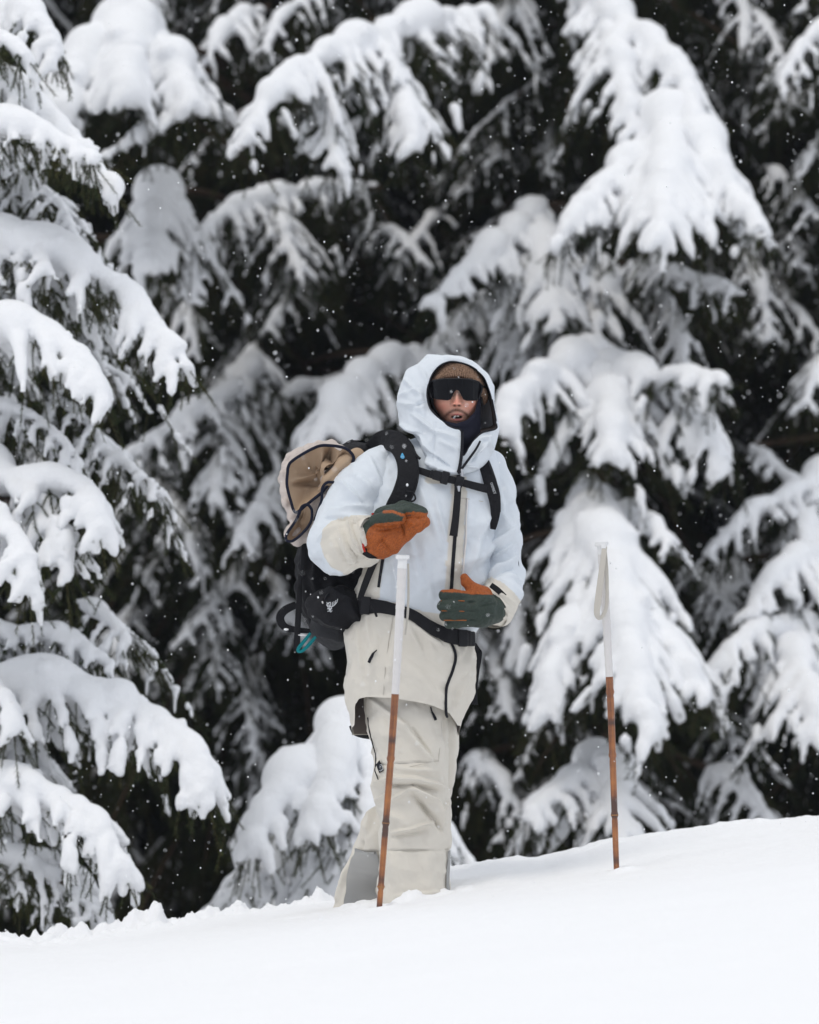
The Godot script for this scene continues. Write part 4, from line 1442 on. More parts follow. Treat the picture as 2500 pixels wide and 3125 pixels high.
	part("hem_tape", mesh3(band([[1073, 2214, -0.07], [1085, 2236, -0.11], [1119, 2246, -0.13], [1160, 2248, -0.15]], [16, 18, 18, 18], 0.003, func(x, y, z): return at(x, y, z), 14)), M.grey_pack, jacket)
	part("zip", mesh3(band([[1400, 1440], [1396, 1520], [1388, 1640], [1381, 1740], [1376, 1806]], [11], 0.003, torso_on, 40, 0.001)), M.zip, jacket)
	part("zip", mesh3(band([[1350, 1925], [1370, 1952], [1386, 1985], [1390, 2012], [1380, 2050], [1368, 2080], [1361, 2110], [1360, 2176]], [9], 0.003, torso_on, 50, 0.001)), M.zip, jacket)
	part("zip_pull", mesh3(band([[1359, 2160], [1359, 2172], [1361, 2186]], [7, 9, 7], 0.004, torso_on, 8, 0.004)), M.zip, jacket)
	part("pocket_zip", mesh3(band([[1170, 1702], [1162, 1750], [1156, 1792]], [10, 9, 8], 0.003, torso_on, 20, 0.001)), M.zip, jacket)
	part("pocket_pull", mesh3(band([[1150, 1985], [1142, 1992], [1136, 2002], [1128, 2022]], [3, 4, 9, 9], 0.004, torso_on, 12, 0.003)), M.zip, jacket)
	part("placket", mesh3(band([[1425, 1520], [1423, 1600], [1416, 1700], [1407, 1805]], [4, 5, 5, 4], 0.006, torso_on, 30, 0.001)), M.tape, jacket)
	seams("seam", [[[1390, 1519], [1425, 1522], [1470, 1530], [1500, 1530]], [[1200, 1880], [1186, 1960], [1176, 2040], [1170, 2120]]], 0.0012, torso_on, -0.0003, M.strap_linen, jacket)

	var right := flesh([
		[at(1185, 1440, -0.03), at(1130, 1490, 0.0), 0.088, 0.092], [at(1130, 1490, 0.0), at(1065, 1580, 0.04), 0.092, 0.088], [at(1065, 1580, 0.04), at(1034, 1650, 0.09), 0.088, 0.082],
		[at(998, 1660, 0.07), at(1035, 1700, 0.10), 0.042, 0.040, 0.06], [at(1034, 1660, 0.09), at(1085, 1660, 0.16), 0.080, 0.070], [at(1085, 1660, 0.16), at(1122, 1647, 0.205), 0.068, 0.058]], 0.0042, 0.05)
	var rf := [
		[1010, 1560, 1110, 1545, 14, 0.009], [1000, 1580, 1090, 1580, 8, -0.008], [1046, 1470, 1100, 1530, 14, 0.008], [1096, 1450, 1150, 1510, 16, 0.008], [1130, 1400, 1165, 1480, 12, 0.006], [975, 1640, 1030, 1600, 12, 0.008],
		[1040, 1620, 1086, 1708, 8, 0.012], [1064, 1590, 1108, 1690, 8, 0.012], [1088, 1590, 1120, 1660, 8, 0.010], [1030, 1650, 1060, 1725, 8, -0.006], [1052, 1640, 1095, 1715, 6, -0.008], [1078, 1610, 1112, 1690, 5, -0.007], [1060, 1715, 1120, 1700, 8, 0.008], [1070, 1600, 1120, 1580, 7, 0.007], [1000, 1700, 1040, 1735, 12, 0.007]]
	var rs := wrinkle(right, rf, 0.006, 0.006, 0.020)
	var rtone := func(q: Vector2, _n: Vector3) -> Color:
		var edge := bez([[1560, 1085], [1575, 1070], [1590, 1012], [1615, 985], [1660, 978], [1700, 990], [1730, 1010], [1745, 1040], [1760, 1060]], q.y)
		return SAND if q.x > edge and q.y > 1572.0 else ICE
	var sl := part("sleeve", mesh3(rs, paint(rs, rtone)), M.shell_cloth, jacket)
	var cuff := tube(smooth_path([at(1104, 1652, 0.185), at(1128, 1645, 0.208), at(1146, 1640, 0.226)], 10), [0.062, 0.0645, 0.066, 0.065, 0.066, 0.065, 0.066, 0.066, 0.0655, 0.065, 0.064], 40, false)
	var cw := wrinkle([cuff[0], cuff[1], cuff[2]], [], 0.006, 0.008)
	part("cuff", mesh3(cw, paint(cw, func(_q, _n): return SAND)), M.shell_cloth, sl)

	var left := flesh([
		[at(1490, 1425, -0.03), at(1508, 1500, -0.02), 0.058, 0.058], [at(1508, 1500, -0.02), at(1528, 1640, -0.01), 0.056, 0.055], [at(1528, 1640, -0.01), at(1540, 1765, 0.0), 0.056, 0.054],
		[at(1540, 1765, 0.0), at(1530, 1815, 0.06), 0.054, 0.053], [at(1530, 1815, 0.06), at(1512, 1848, 0.12), 0.054, 0.056]], 0.0042, 0.04)
	var lf := [
		[1500, 1760, 1570, 1700, 12, 0.010], [1490, 1770, 1560, 1735, 7, -0.008], [1500, 1660, 1555, 1620, 12, 0.008], [1505, 1700, 1560, 1660, 10, 0.008], [1520, 1480, 1545, 1600, 14, 0.006], [1540, 1760, 1585, 1770, 9, 0.009],
		[1520, 1810, 1560, 1840, 7, 0.008], [1515, 1840, 1550, 1865, 6, 0.007], [1505, 1870, 1545, 1880, 6, 0.006]]
	var ls := wrinkle(left, lf, 0.005, 0.006, 0.020)
	var ltone := func(q: Vector2, _n: Vector3) -> Color:
		return SAND if q.y > bez([[1470, 1772], [1500, 1762], [1530, 1775], [1560, 1800], [1575, 1815], [1590, 1835]], q.x) else ICE
	var sr := part("sleeve", mesh3(ls, paint(ls, ltone)), M.shell_cloth, jacket)
	var c2 := tube(smooth_path([at(1528, 1822, 0.075), at(1510, 1848, 0.115), at(1496, 1862, 0.14)], 10), [0.057, 0.060, 0.062, 0.063, 0.064, 0.064, 0.065, 0.065, 0.065, 0.064, 0.063], 40, false)
	var cw2 := wrinkle([c2[0], c2[1], c2[2]], [], 0.006, 0.008)
	part("cuff", mesh3(cw2, paint(cw2, func(_q, _n): return SAND)), M.shell_cloth, sr)
	part("cuff_tab", mesh3(band([[1498, 1785, 0.19], [1518, 1800, 0.18], [1540, 1820, 0.16]], [16, 18, 16], 0.003, func(x, y, z): return at(x, y, z), 8)), M.black_web, sr)
	part("sleeve_mark", mesh3(band([[1560, 1610, 0.025], [1562, 1640, 0.025], [1564, 1668, 0.025]], [5], 0.002, func(x, y, z): return at(x, y, z), 8)), M.zip, sr)
	part("sleeve_mark", mesh3(band([[1580, 1700, 0.03], [1582, 1720, 0.03], [1583, 1738, 0.03]], [4], 0.002, func(x, y, z): return at(x, y, z), 8)), M.zip, sr)
	build_hood(jacket)

	# ---- head wear
	var bv := PackedVector3Array()
	var bi := PackedInt32Array()
	var bc := PackedColorArray()
	var bs := 260
	var br := 40
	for j in br + 1:
		for i in bs + 1:
			var a := lerpf(-0.25, PI + 0.25, float(i) / bs)
			var X0 := 1397.0 + cos(a) * 93.0
			var low := bez([[1300, 1205], [1308, 1178], [1325, 1164], [1350, 1156], [1380, 1153], [1410, 1153], [1437, 1159], [1455, 1170], [1470, 1190], [1480, 1212], [1492, 1240]], X0)
			var t := float(j) / br
			var Y := lerpf(low, 1098.0, t)
			var fy := clampf((1206.0 - Y) / 118.0, -1.0, 1.0)
			var rr := sqrt(maxf(1.0 - fy * fy, 0.0))
			var roll := 0.010 * exp(-pow((t - 0.18) / 0.2, 2.0)) - 0.006 * smoothstep(0.06, 0.0, t)
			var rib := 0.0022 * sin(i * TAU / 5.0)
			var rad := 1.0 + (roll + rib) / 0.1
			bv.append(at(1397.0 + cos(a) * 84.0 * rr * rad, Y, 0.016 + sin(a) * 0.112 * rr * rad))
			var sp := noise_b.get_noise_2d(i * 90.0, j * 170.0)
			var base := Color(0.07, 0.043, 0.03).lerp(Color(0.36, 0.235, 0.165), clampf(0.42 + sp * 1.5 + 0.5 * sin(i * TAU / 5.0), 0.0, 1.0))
			bc.append(base)
	for j in br:
		for i in bs:
			var p := j * (bs + 1) + i
			bi.append_array(PackedInt32Array([p, p + 1, p + bs + 1, p + 1, p + bs + 2, p + bs + 1]))
	var bn := smooth_normals(bv, bi)
	for i in bn.size():
		if bn[i].dot(bv[i] - at(1397, 1206, 0.0)) < 0.0:
			bn[i] = -bn[i]
	part("beanie", arr_mesh(bv, bn, bi, bc), M.knit, o)

	# shield glasses
	var top := [[1309, 1170], [1322, 1162], [1345, 1158], [1394, 1156], [1440, 1159], [1462, 1166], [1471, 1176]]
	var bot := [[1309, 1190], [1318, 1215], [1335, 1219], [1366, 1222], [1376, 1219], [1388, 1195], [1394, 1190], [1401, 1193], [1414, 1219], [1424, 1223], [1450, 1223], [1462, 1218], [1471, 1190]]
	var gv := PackedVector3Array()
	var gi := PackedInt32Array()
	var gc := 90
	var gr := 8
	for face in 2:
		for i in gc + 1:
			var X := lerpf(1309.0, 1471.0, float(i) / gc)
			for j in gr + 1:
				var Y := lerpf(bez(top, X), bez(bot, X), float(j) / gr)
				gv.append(at(X, Y, 0.148 - 0.062 * pow((X - 1391.0) / 81.0, 2.0) - 0.004 * face))
	for face in 2:
		for i in gc:
			for j in gr:
				var p := (face * (gc + 1) + i) * (gr + 1) + j
				gi.append_array(PackedInt32Array([p, p + 1, p + gr + 1, p + 1, p + gr + 2, p + gr + 1]))
	var gn := smooth_normals(gv, gi)
	for i in gn.size():
		if gn[i].z < 0.0:
			gn[i] = -gn[i]
	var gl := part("sunglasses", arr_mesh(gv, gn, gi), M.lens, o)
	var gz := func(X: float, Y: float, _z: float) -> Vector3: return at(X, Y, 0.148 - 0.062 * pow((X - 1391.0) / 81.0, 2.0))
	part("frame", lines3([top, [[1309, 1170], [1309, 1190], [1318, 1215]], [[1471, 1176], [1471, 1190], [1462, 1218]]], 0.0028, gz, 0.0), M.black_plastic, gl)
	part("temple", tube_mesh(PackedVector3Array([at(1471, 1180, 0.085), at(1478, 1182, 0.045), at(1481, 1186, 0.0)]), [0.005, 0.005, 0.004], 8), M.black_plastic, gl)
	part("temple", tube_mesh(PackedVector3Array([at(1309, 1180, 0.085), at(1304, 1182, 0.03), at(1302, 1188, -0.02)]), [0.005, 0.005, 0.004], 8), M.black_plastic, gl)

	# neck gaiter
	var edge := [[1300, 1225], [1312, 1240], [1335, 1270], [1360, 1285], [1393, 1292], [1425, 1282], [1448, 1258], [1458, 1225], [1464, 1195], [1470, 1190]]
	var nv := PackedVector3Array()
	var ni := PackedInt32Array()
	for i in 81:
		var X := lerpf(1300.0, 1467.0, i / 80.0)
		for j in 31:
			var Y := lerpf(bez(edge, X), 1420.0, j / 30.0)
			var u := clampf((X - 1392.0) / 94.0, -0.99, 0.80)
			var z := 0.134 * sqrt(1.0 - u * u) - 0.02 * smoothstep(1300.0, 1400.0, Y) + 0.005 * sin(Y * 0.09 + X * 0.04) * smoothstep(1290, 1310, Y)
			nv.append(at(X, Y, z - 0.004 * smoothstep(0.08, 0.0, j / 30.0)))
	for i in 80:
		for j in 30:
			var p := i * 31 + j
			ni.append_array(PackedInt32Array([p, p + 1, p + 31, p + 1, p + 32, p + 31]))
	var nnn := smooth_normals(nv, ni)
	for i in nnn.size():
		if nnn[i].z < 0.0:
			nnn[i] = -nnn[i]
	part("neck_gaiter", arr_mesh(nv, nnn, ni), M.navy, o)
	build_gloves(o)

func build_hood(jacket: Node3D) -> void:
	# [rim X, rim Y, rim z, outer X, outer Y, outer z] round the opening, clockwise from the crown
	var ring := [
		[1385, 1104, .082, 1385, 1083, .02], [1437, 1118, .08, 1438, 1099, .02], [1478, 1152, .078, 1484, 1139, .03], [1497, 1200, .088, 1503, 1196, .04], [1508, 1250, .092, 1513, 1255, .05],
		[1515, 1292, .10, 1520, 1296, .06], [1512, 1309, .11, 1521, 1326, .06], [1470, 1321, .135, 1508, 1376, .06], [1440, 1352, .145, 1474, 1424, .10], [1413, 1390, .147, 1420, 1446, .137],
		[1409, 1350, .150, 1385, 1442, .142], [1407, 1314, .146, 1340, 1425, .135], [1385, 1306, .142, 1298, 1388, .11], [1359, 1293, .136, 1264, 1334, .07], [1333, 1269, .126, 1224, 1308, .02],
		[1312, 1243, .112, 1213, 1262, -.01], [1304, 1206, .10, 1213, 1196, -.02], [1309, 1170, .098, 1229, 1154, -.01], [1325, 1135, .085, 1264, 1114, .0], [1350, 1112, .083, 1326, 1086, .01]]
	var m := ring.size()
	var n := 260
	var get6 := func(f: float) -> PackedFloat32Array:
		var k := int(floor(f))
		var out := PackedFloat32Array()
		for c in 6:
			out.append(cubic_interpolate(ring[posmod(k, m)][c], ring[posmod(k + 1, m)][c], ring[posmod(k - 1, m)][c], ring[posmod(k + 2, m)][c], f - k))
		return out
	var v := PackedVector3Array()
	var idx := PackedInt32Array()
	var rows := 64
	var front := 46
	for j in rows + 1:
		for i in n:
			var q: PackedFloat32Array = get6.call(float(i) / n * m)
			if j <= front:
				var u := float(j) / front
				# rolls over at the outline: fast across, then deep
				var ang := u * PI * 0.5
				var X := lerpf(q[0], q[3], sin(ang))
				var Y := lerpf(q[1], q[4], sin(ang))
				var z := lerpf(q[5], q[2], cos(ang))
				v.append(at(X, Y, z))
			else:
				var u := float(j - front) / (rows - front)
				var ang := u * PI * 0.5
				v.append(at(lerpf(1350.0, q[3], cos(ang)), lerpf(1230.0, q[4], cos(ang)), lerpf(q[5], -0.17, sin(ang))))
	for j in rows:
		for i in n:
			var p := j * n + i
			var q := j * n + (i + 1) % n
			idx.append_array(PackedInt32Array([p, q, p + n, q, q + n, p + n]))
	var nn := smooth_normals(v, idx)
	var c := at(1370, 1240, -0.05)
	for i in nn.size():
		if nn[i].dot(v[i] - c) < 0.0:
			nn[i] = -nn[i]
	var folds := [
		[1225, 1296, 1275, 1316, 9, 0.009], [1228, 1316, 1275, 1336, 8, -0.016], [1330, 1290, 1322, 1420, 4, -0.003], [1262, 1262, 1325, 1312, 10, 0.009], [1325, 1312, 1400, 1335, 10, 0.005], [1250, 1330, 1290, 1392, 9, 0.010], [1262, 1330, 1305, 1398, 5, -0.009],
		[1292, 1388, 1345, 1428, 8, 0.012], [1345, 1428, 1392, 1440, 7, 0.010], [1310, 1380, 1370, 1422, 6, -0.006], [1280, 1330, 1330, 1395, 9, 0.006], [1225, 1225, 1285, 1245, 11, 0.006], [1222, 1205, 1270, 1190, 10, 0.006], [1240, 1160, 1290, 1205, 9, 0.007],
		[1285, 1120, 1305, 1160, 10, 0.005], [1255, 1245, 1300, 1225, 7, -0.005], [1285, 1180, 1295, 1260, 12, 0.006], [1360, 1090, 1440, 1104, 6, 0.004], [1345, 1345, 1395, 1370, 9, 0.006], [1450, 1392, 1486, 1345, 7, 0.009], [1440, 1410, 1462, 1380, 5, -0.007], [1488, 1338, 1504, 1376, 6, 0.008], [1470, 1335, 1500, 1330, 6, 0.006], [1425, 1420, 1455, 1425, 6, 0.008]]
	var h := wrinkle([v, nn, idx], folds, 0.004, 0.006, 0.012)
	var hood := part("hood", mesh3(h, paint(h, func(_q, _n): return ICE)), M.shell_cloth, jacket)
	# lining turned in behind the rim
	var lv := PackedVector3Array()
	var li := PackedInt32Array()
	for j in 9:
		for i in n:
			var q: PackedFloat32Array = get6.call(float(i) / n * m)
			var u := j / 8.0
			var d := Vector2(1398, 1235) - Vector2(q[0], q[1])
			lv.append(at(q[0] + d.x * (0.012 + 0.10 * u * u), q[1] + d.y * (0.012 + 0.10 * u * u), q[2] - 0.001 - 0.15 * u))
	for j in 8:
		for i in n:
			var p := j * n + i
			var q := j * n + (i + 1) % n
			li.append_array(PackedInt32Array([p, q, p + n, q, q + n, p + n]))
	var ln := smooth_normals(lv, li)
	part("hood_lining", arr_mesh(lv, ln, li), M.lining, hood)
	var rim := PackedVector3Array()
	for i in n + 1:
		var q: PackedFloat32Array = get6.call(float(i) / n * m)
		rim.append(at(q[0], q[1], q[2] - 0.001))
	part("rim_binding", tube_mesh(rim, [0.0028], 8), M.zip, hood)
	var zipline := func(x: float, y: float, z: float) -> Vector3: return at(x, y, z)
	part("collar_zip", mesh3(band([[1411, 1316, .150], [1411, 1345, .153], [1409, 1385, .153], [1404, 1420, .152], [1398, 1442, .152]], [8, 9, 10, 10, 8], 0.004, zipline, 24)), M.zip, hood)
	part("collar_zip", mesh3(band([[1466, 1346, .150], [1452, 1372, .152], [1428, 1405, .154], [1410, 1430, .154], [1399, 1446, .153]], [6, 7, 8, 8, 8], 0.004, zipline, 24)), M.zip, hood)
	part("zip_pull", mesh3(band([[1409, 1432, .158], [1411, 1444, .160], [1411, 1456, .160]], [5, 8, 7], 0.004, zipline, 8)), M.steel, hood)

func build_gloves(o: Node3D) -> void:
	var green := Color(0.03, 0.046, 0.036)
	var amber := Color(0.36, 0.088, 0.014)
	# raised hand: palm to the front and down, fingers to the right, thumb below them
	var rg := flesh([
		[at(1124, 1666, .215), at(1158, 1642, .235), .044, .046], [at(1155, 1655, .24), at(1200, 1600, .25), .042, .030, .02], [at(1165, 1668, .245), at(1212, 1630, .26), .038, .030, .02], [at(1140, 1625, .225), at(1180, 1590, .235), .040, .030, .02],
		[at(1168, 1572, .215), at(1232, 1546, .225), .023, .0205, .007], [at(1232, 1546, .225), at(1276, 1558, .245), .0205, .017, .006],
		[at(1180, 1566, .24), at(1246, 1551, .262), .0215, .0205, .006], [at(1246, 1551, .262), at(1289, 1564, .28), .020, .016, .006],
		[at(1190, 1574, .265), at(1250, 1560, .288), .021, .0195, .005], [at(1250, 1560, .288), at(1288, 1570, .30), .0185, .0145, .005],
		[at(1150, 1592, .262), at(1196, 1578, .295), .024, .021, .007], [at(1196, 1578, .295), at(1222, 1582, .315), .020, .017, .006],
		[at(1205, 1606, .275), at(1268, 1588, .294), .016, .010, .008], [at(1192, 1660, .258), at(1238, 1626, .278), .031, .024, .01], [at(1238, 1626, .278), at(1272, 1606, .296), .023, .0195, .008], [at(1272, 1606, .296), at(1298, 1592, .304), .019, .0135, .006]], 0.0033, 0.014)
	var gf := [[1228, 1594, 1236, 1640, 5, -0.007], [1150, 1618, 1215, 1608, 5, -0.003], [1165, 1650, 1205, 1694, 6, -0.004], [1150, 1602, 1218, 1597, 4, 0.003], [1185, 1630, 1150, 1670, 7, -0.003], [1245, 1618, 1290, 1598, 4, -0.002], [1125, 1680, 1170, 1700, 6, 0.004]]
	var rw := wrinkle(rg, gf, 0.003, 0.008, 0.006)
	var rtone := func(q: Vector2, n: Vector3) -> Color:
		var b := bez([[1106, 1672], [1114, 1640], [1126, 1612], [1146, 1598], [1190, 1594], [1226, 1590], [1232, 1578], [1262, 1571], [1300, 1574]], q.x)
		var stripe := bez([[1164, 1562], [1200, 1561], [1228, 1572], [1260, 1566], [1296, 1570]], q.x)
		if q.y > b or (q.x > 1168.0 and absf(q.y - stripe) < 4.5):
			var k := 0.85 + 0.6 * noise_b.get_noise_2d(q.x * 22.0, q.y * 22.0)
			return Color(amber.r * k, amber.g * k, amber.b * k)
		return green * (0.9 + 0.5 * noise_b.get_noise_2d(q.x * 22.0, q.y * 22.0))
	var g1 := part("glove", mesh3(rw, paint(rw, rtone)), M.leather, o)
	g1.set_meta("label", "raised green glove, its orange leather palm turned forward")
	part("glove_cuff", mesh3(band([[1113, 1680, .262], [1130, 1690, .262], [1150, 1692, .255]], [26, 28, 24], 0.004, func(x, y, z): return at(x, y, z), 10)), M.black_web, g1)
	part("trim", tube_mesh(smooth_path([at(1110, 1640, .262), at(1108, 1665, .27), at(1114, 1684, .268)], 10), [0.0035], 6), M.red, g1)
	seams("stitching", [[[1150, 1600], [1190, 1597], [1224, 1593]], [[1228, 1596], [1234, 1618], [1232, 1640]], [[1118, 1640], [1124, 1664], [1122, 1684]]], 0.0012, func(x, y, _z): return at(x, y, 0.297 if x > 1140.0 else 0.27), 0.0, M.thread, g1)
	part("glove_loop", tube_mesh(smooth_path([at(1140, 1590, .23), at(1139, 1576, .235), at(1137, 1566, .235)], 6), [0.004], 6), M.red, g1)
	# lower hand: back of the glove to the front, fingers to the left, thumb up
	var lg := flesh([
		[at(1500, 1858, .16), at(1460, 1860, .2), .046, .05], [at(1470, 1835, .2), at(1425, 1832, .215), .034, .026, .02], [at(1470, 1880, .2), at(1425, 1890, .21), .036, .026, .02], [at(1465, 1858, .205), at(1425, 1860, .22), .036, .03, .02],
		[at(1432, 1820, .215), at(1388, 1816, .232), .0195, .019, .006], [at(1388, 1816, .232), at(1356, 1818, .225), .0185, .0165, .006],
		[at(1430, 1848, .225), at(1382, 1847, .243), .0195, .019, .006], [at(1382, 1847, .243), at(1350, 1849, .235), .0185, .0165, .006],
		[at(1430, 1876, .222), at(1386, 1878, .238), .0185, .018, .006], [at(1386, 1878, .238), at(1357, 1880, .23), .0175, .0155, .006],
		[at(1430, 1900, .21), at(1396, 1904, .225), .017, .016, .006], [at(1396, 1904, .225), at(1370, 1906, .218), .0155, .0135, .006],
		[at(1478, 1812, .185), at(1445, 1800, .19), .026, .022, .012], [at(1445, 1800, .19), at(1424, 1778, .195), .022, .019, .01], [at(1424, 1778, .195), at(1417, 1764, .196), .018, .014, .006]], 0.0034, 0.016)
	var lw := wrinkle(lg, [[1440, 1812, 1480, 1806, 4, 0.003], [1450, 1830, 1470, 1900, 10, 0.003], [1428, 1834, 1450, 1836, 4, -0.003], [1428, 1864, 1455, 1866, 4, -0.003], [1428, 1892, 1452, 1892, 4, -0.003], [1470, 1850, 1510, 1840, 5, -0.003], [1475, 1880, 1512, 1878, 5, -0.003]], 0.0025, 0.007, 0.006)
	var ltone := func(q: Vector2, _n: Vector3) -> Color:
		var k := 0.85 + 0.5 * noise_b.get_noise_2d(q.x * 22.0, q.y * 22.0)
		return (amber if q.y < bez([[1335, 1806], [1350, 1806], [1400, 1808], [1440, 1814], [1490, 1815]], q.x) else green) * k
	var g2 := part("glove", mesh3(lw, paint(lw, ltone)), M.leather, o)
	g2.set_meta("label", "green leather glove at the waist with an orange thumb")
	var stitch := func(x: float, y: float, _z: float) -> Vector3: return at(x, y, 0.2475)
	seams("stitching", [[[1345, 1834], [1380, 1833], [1418, 1834]], [[1348, 1864], [1385, 1864], [1420, 1866]], [[1355, 1893], [1390, 1893], [1424, 1893]]], 0.0016, stitch, 0.0, M.thread, g2)

# ---------------------------------------------------------------- what the skier carries
func raw_on(x: float, y: float, z: float) -> Vector3:
	return at(x, y, z)

const PACK := [[1352, 1080, 1260, -0.22, 0.05, 0.08], [1380, 1010, 1300, -0.23, 0.08, 0.12], [1440, 960, 1320, -0.24, 0.10, 0.14], [1540, 932, 1330, -0.25, 0.11, 0.16], [1660, 918, 1330, -0.25, 0.12, 0.16], [1745, 905, 1320, -0.25, 0.12, 0.16], [1840, 912, 1300, -0.25, 0.12, 0.15], [1900, 940, 1280, -0.24, 0.11, 0.13], [1945, 972, 1250, -0.22, 0.09, 0.10], [1975, 1040, 1190, -0.2, 0.05, 0.06]]

func build_pack() -> void:
	var o := thing("backpack", "black touring backpack worn by the skier, with hip pocket and teal loop", "backpack")
	var a := wrinkle(loft(PACK, 120, 110, func(_a): return 1980.0, 2.8), [[940, 1560, 930, 1800, 14, 0.010], [980, 1600, 965, 1850, 16, 0.012], [1040, 1700, 1010, 1830, 18, 0.01], [960, 1850, 1060, 1830, 10, -0.01]], 0.014, 0.03)
	part("pack_body", mesh3(a), M.black_pack, o)
	var bt := wrinkle(ball(1020, 1915, -0.14, 78, 62, 0.13, 40), [[970, 1930, 1050, 1950, 10, 0.006]], 0.012, 0.02)
	part("base_panel", mesh3(bt), M.grey_pack, o)
	part("side_webbing", mesh3(band([[905, 1845, -0.12], [870, 1862, -0.12], [855, 1885, -0.12], [868, 1912, -0.12], [905, 1922, -0.12], [950, 1926, -0.11]], [22, 26, 26, 24, 18, 14], 0.006, raw_on, 40)), M.black_pack, o)
	part("snow_crust", mesh3(wrinkle(ball(874, 1921, -0.108, 8, 4, 0.005, 14), [], 0.002, 0.004)), M.snow, o)
	part("snow_crust", mesh3(wrinkle(ball(925, 1938, -0.10, 16, 3, 0.004, 14), [], 0.002, 0.004)), M.snow, o)
	part("lid", mesh3(wrinkle(ball(1120, 1385, -0.2, 90, 34, 0.12, 36), [], 0.01, 0.02)), M.black_pack, o)
	# webbing down the side
	part("compression_strap", mesh3(band([[935, 1660, -0.10], [918, 1750, -0.09], [912, 1850, -0.09], [905, 1985, -0.12]], [13, 13, 18, 20], 0.003, raw_on, 20)), M.black_web, o)
	part("compression_strap", mesh3(band([[930, 1655, -0.09], [925, 1720, -0.08], [914, 1790, -0.08]], [20, 16, 8], 0.004, raw_on, 16)), M.black_web, o)
	part("loop", mesh3(band([[948, 1932, -0.05], [930, 1955, -0.05], [912, 1978, -0.05], [911, 1988, -0.05], [925, 1985, -0.048], [948, 1962, -0.045], [964, 1943, -0.045]], [8, 11, 11, 9, 10, 12, 8], 0.004, raw_on, 40)), M.teal, o).set_meta("label", "teal cord loop")
	# hip pocket
	var pk := wrinkle(ball(1030, 1858, 0.03, 96, 60, 0.075, 60), [[960, 1870, 1040, 1900, 12, 0.008], [1000, 1800, 1070, 1830, 9, 0.007], [1060, 1840, 1100, 1900, 12, 0.007], [1010, 1820, 995, 1880, 8, -0.006]], 0.012, 0.022)
	var pocket := part("hip_pocket", mesh3(pk), M.black_pack, o)
	var pz := func(x: float, y: float, _z: float) -> Vector3:
		var u := pow((x - 1030.0) / 96.0, 2.0) + pow((y - 1858.0) / 60.0, 2.0)
		return at(x, y, 0.03 + 0.075 * sqrt(maxf(1.0 - u, 0.01)) + 0.004)
	part("zip", lines3([[[985, 1842], [998, 1818], [1018, 1800], [1040, 1806], [1066, 1822]]], 0.003, pz, 0.001), M.zip, pocket)
	seams("zip_pull", [[[1018, 1800], [1024, 1796]], [[986, 1842], [984, 1836]]], 0.0026, pz, 0.004, M.steel, pocket)
	var bird := []
	for k in 7:
		var t := k / 6.0
		var x := lerpf(1000.0, 1029.0, t)
		var y := 1845.0 - 10.0 * pow(t, 2.0) + 8.0 * sin(t * PI)
		bird.append([[x, y], [x - 2.0 + 4.0 * t, y - 7.0 - 6.0 * sin(t * PI)]])
	var arc := []
	for k in 9:
		var t := k / 8.0
		arc.append([lerpf(997.0, 1030.0, t), 1846.0 - 10.0 * t * t + 8.0 * sin(t * PI)])
	bird.append(arc)
	bird.append_array([[[997, 1846], [1001, 1852], [1006, 1862]], [[997, 1846], [1003, 1840], [1009, 1838]], [[1006, 1847], [1008, 1866]], [[1013, 1851], [1008, 1864]], [[999, 1858], [1014, 1858]], [[1000, 1866], [1005, 1864], [1010, 1868], [1014, 1863]]])
	part("bird_emblem", lines3(bird, 0.0011, pz, 0.005), M.print, pocket).set_meta("label", "small white bird emblem")
	# shoulder straps
	var s1 := part("shoulder_strap", mesh3(band([[1140, 1372, -0.10], [1170, 1346, -0.03], [1212, 1352, 0.06], [1240, 1395, 0.115], [1246, 1450, 0.142], [1230, 1505, 0.155], [1205, 1550, 0.158], [1188, 1590, 0.15]], [60, 66, 68, 66, 66, 64, 58, 46], 0.014, raw_on, 50)), M.black_pack, o)
	part("strap_edge", mesh3(band([[1266, 1385, .10], [1277, 1430, .128], [1272, 1480, .150], [1252, 1530, .165], [1232, 1560, .166]], [5], 0.004, raw_on, 30, 0.012)), M.black_web, s1)
	part("drop_print", mesh3(patch([[1228, 1382], [1233, 1390], [1235, 1396], [1230, 1400], [1223, 1397], [1223, 1391]], .136, 0.001, Vector2(1229, 1393), 3, 24)), M.sky_print, s1)
	var tx := TextMesh.new()
	var sf := SystemFont.new()
	sf.font_names = PackedStringArray(["Droid Sans"])
	tx.font = sf
	tx.text = "H2O"
	tx.font_size = 32
	tx.pixel_size = 0.00013
	tx.depth = 0.0006
	var te := part("lettering", tx, M.print, s1)
	te.position = at(1229, 1394.5, .139)
	part("strap_loop", tube_mesh(smooth_path([at(1240, 1500, .172), at(1262, 1505, .175), at(1268, 1522, .172), at(1258, 1530, .172), at(1246, 1524, .17)], 24), [0.0028], 6), M.black_web, s1)
	part("strap_pull", mesh3(band([[1262, 1368, .09], [1272, 1390, .12], [1285, 1404, .13]], [5, 6, 9], 0.005, raw_on, 10, 0.01)), M.black_web, s1)
	part("strap_snow_bit", mesh3(ball(1243, 1480, .172, 4, 5, .003, 10)), M.snow, s1)
	var s2 := part("shoulder_strap", mesh3(band([[1448, 1352, -0.06], [1458, 1374, -0.005], [1468, 1395, 0.045], [1480, 1422, 0.08], [1496, 1470, 0.105], [1510, 1525, 0.115], [1512, 1570, 0.105], [1505, 1612, 0.09]], [30, 32, 34, 38, 40, 36, 28, 18], 0.012, raw_on, 40)), M.black_pack, o)
	var t2 := TextMesh.new()
	var serif := SystemFont.new()
	serif.font_names = PackedStringArray(["Droid Serif"])
	t2.font = serif
	t2.text = "OSPREY"
	t2.font_size = 32
	t2.pixel_size = 0.00031
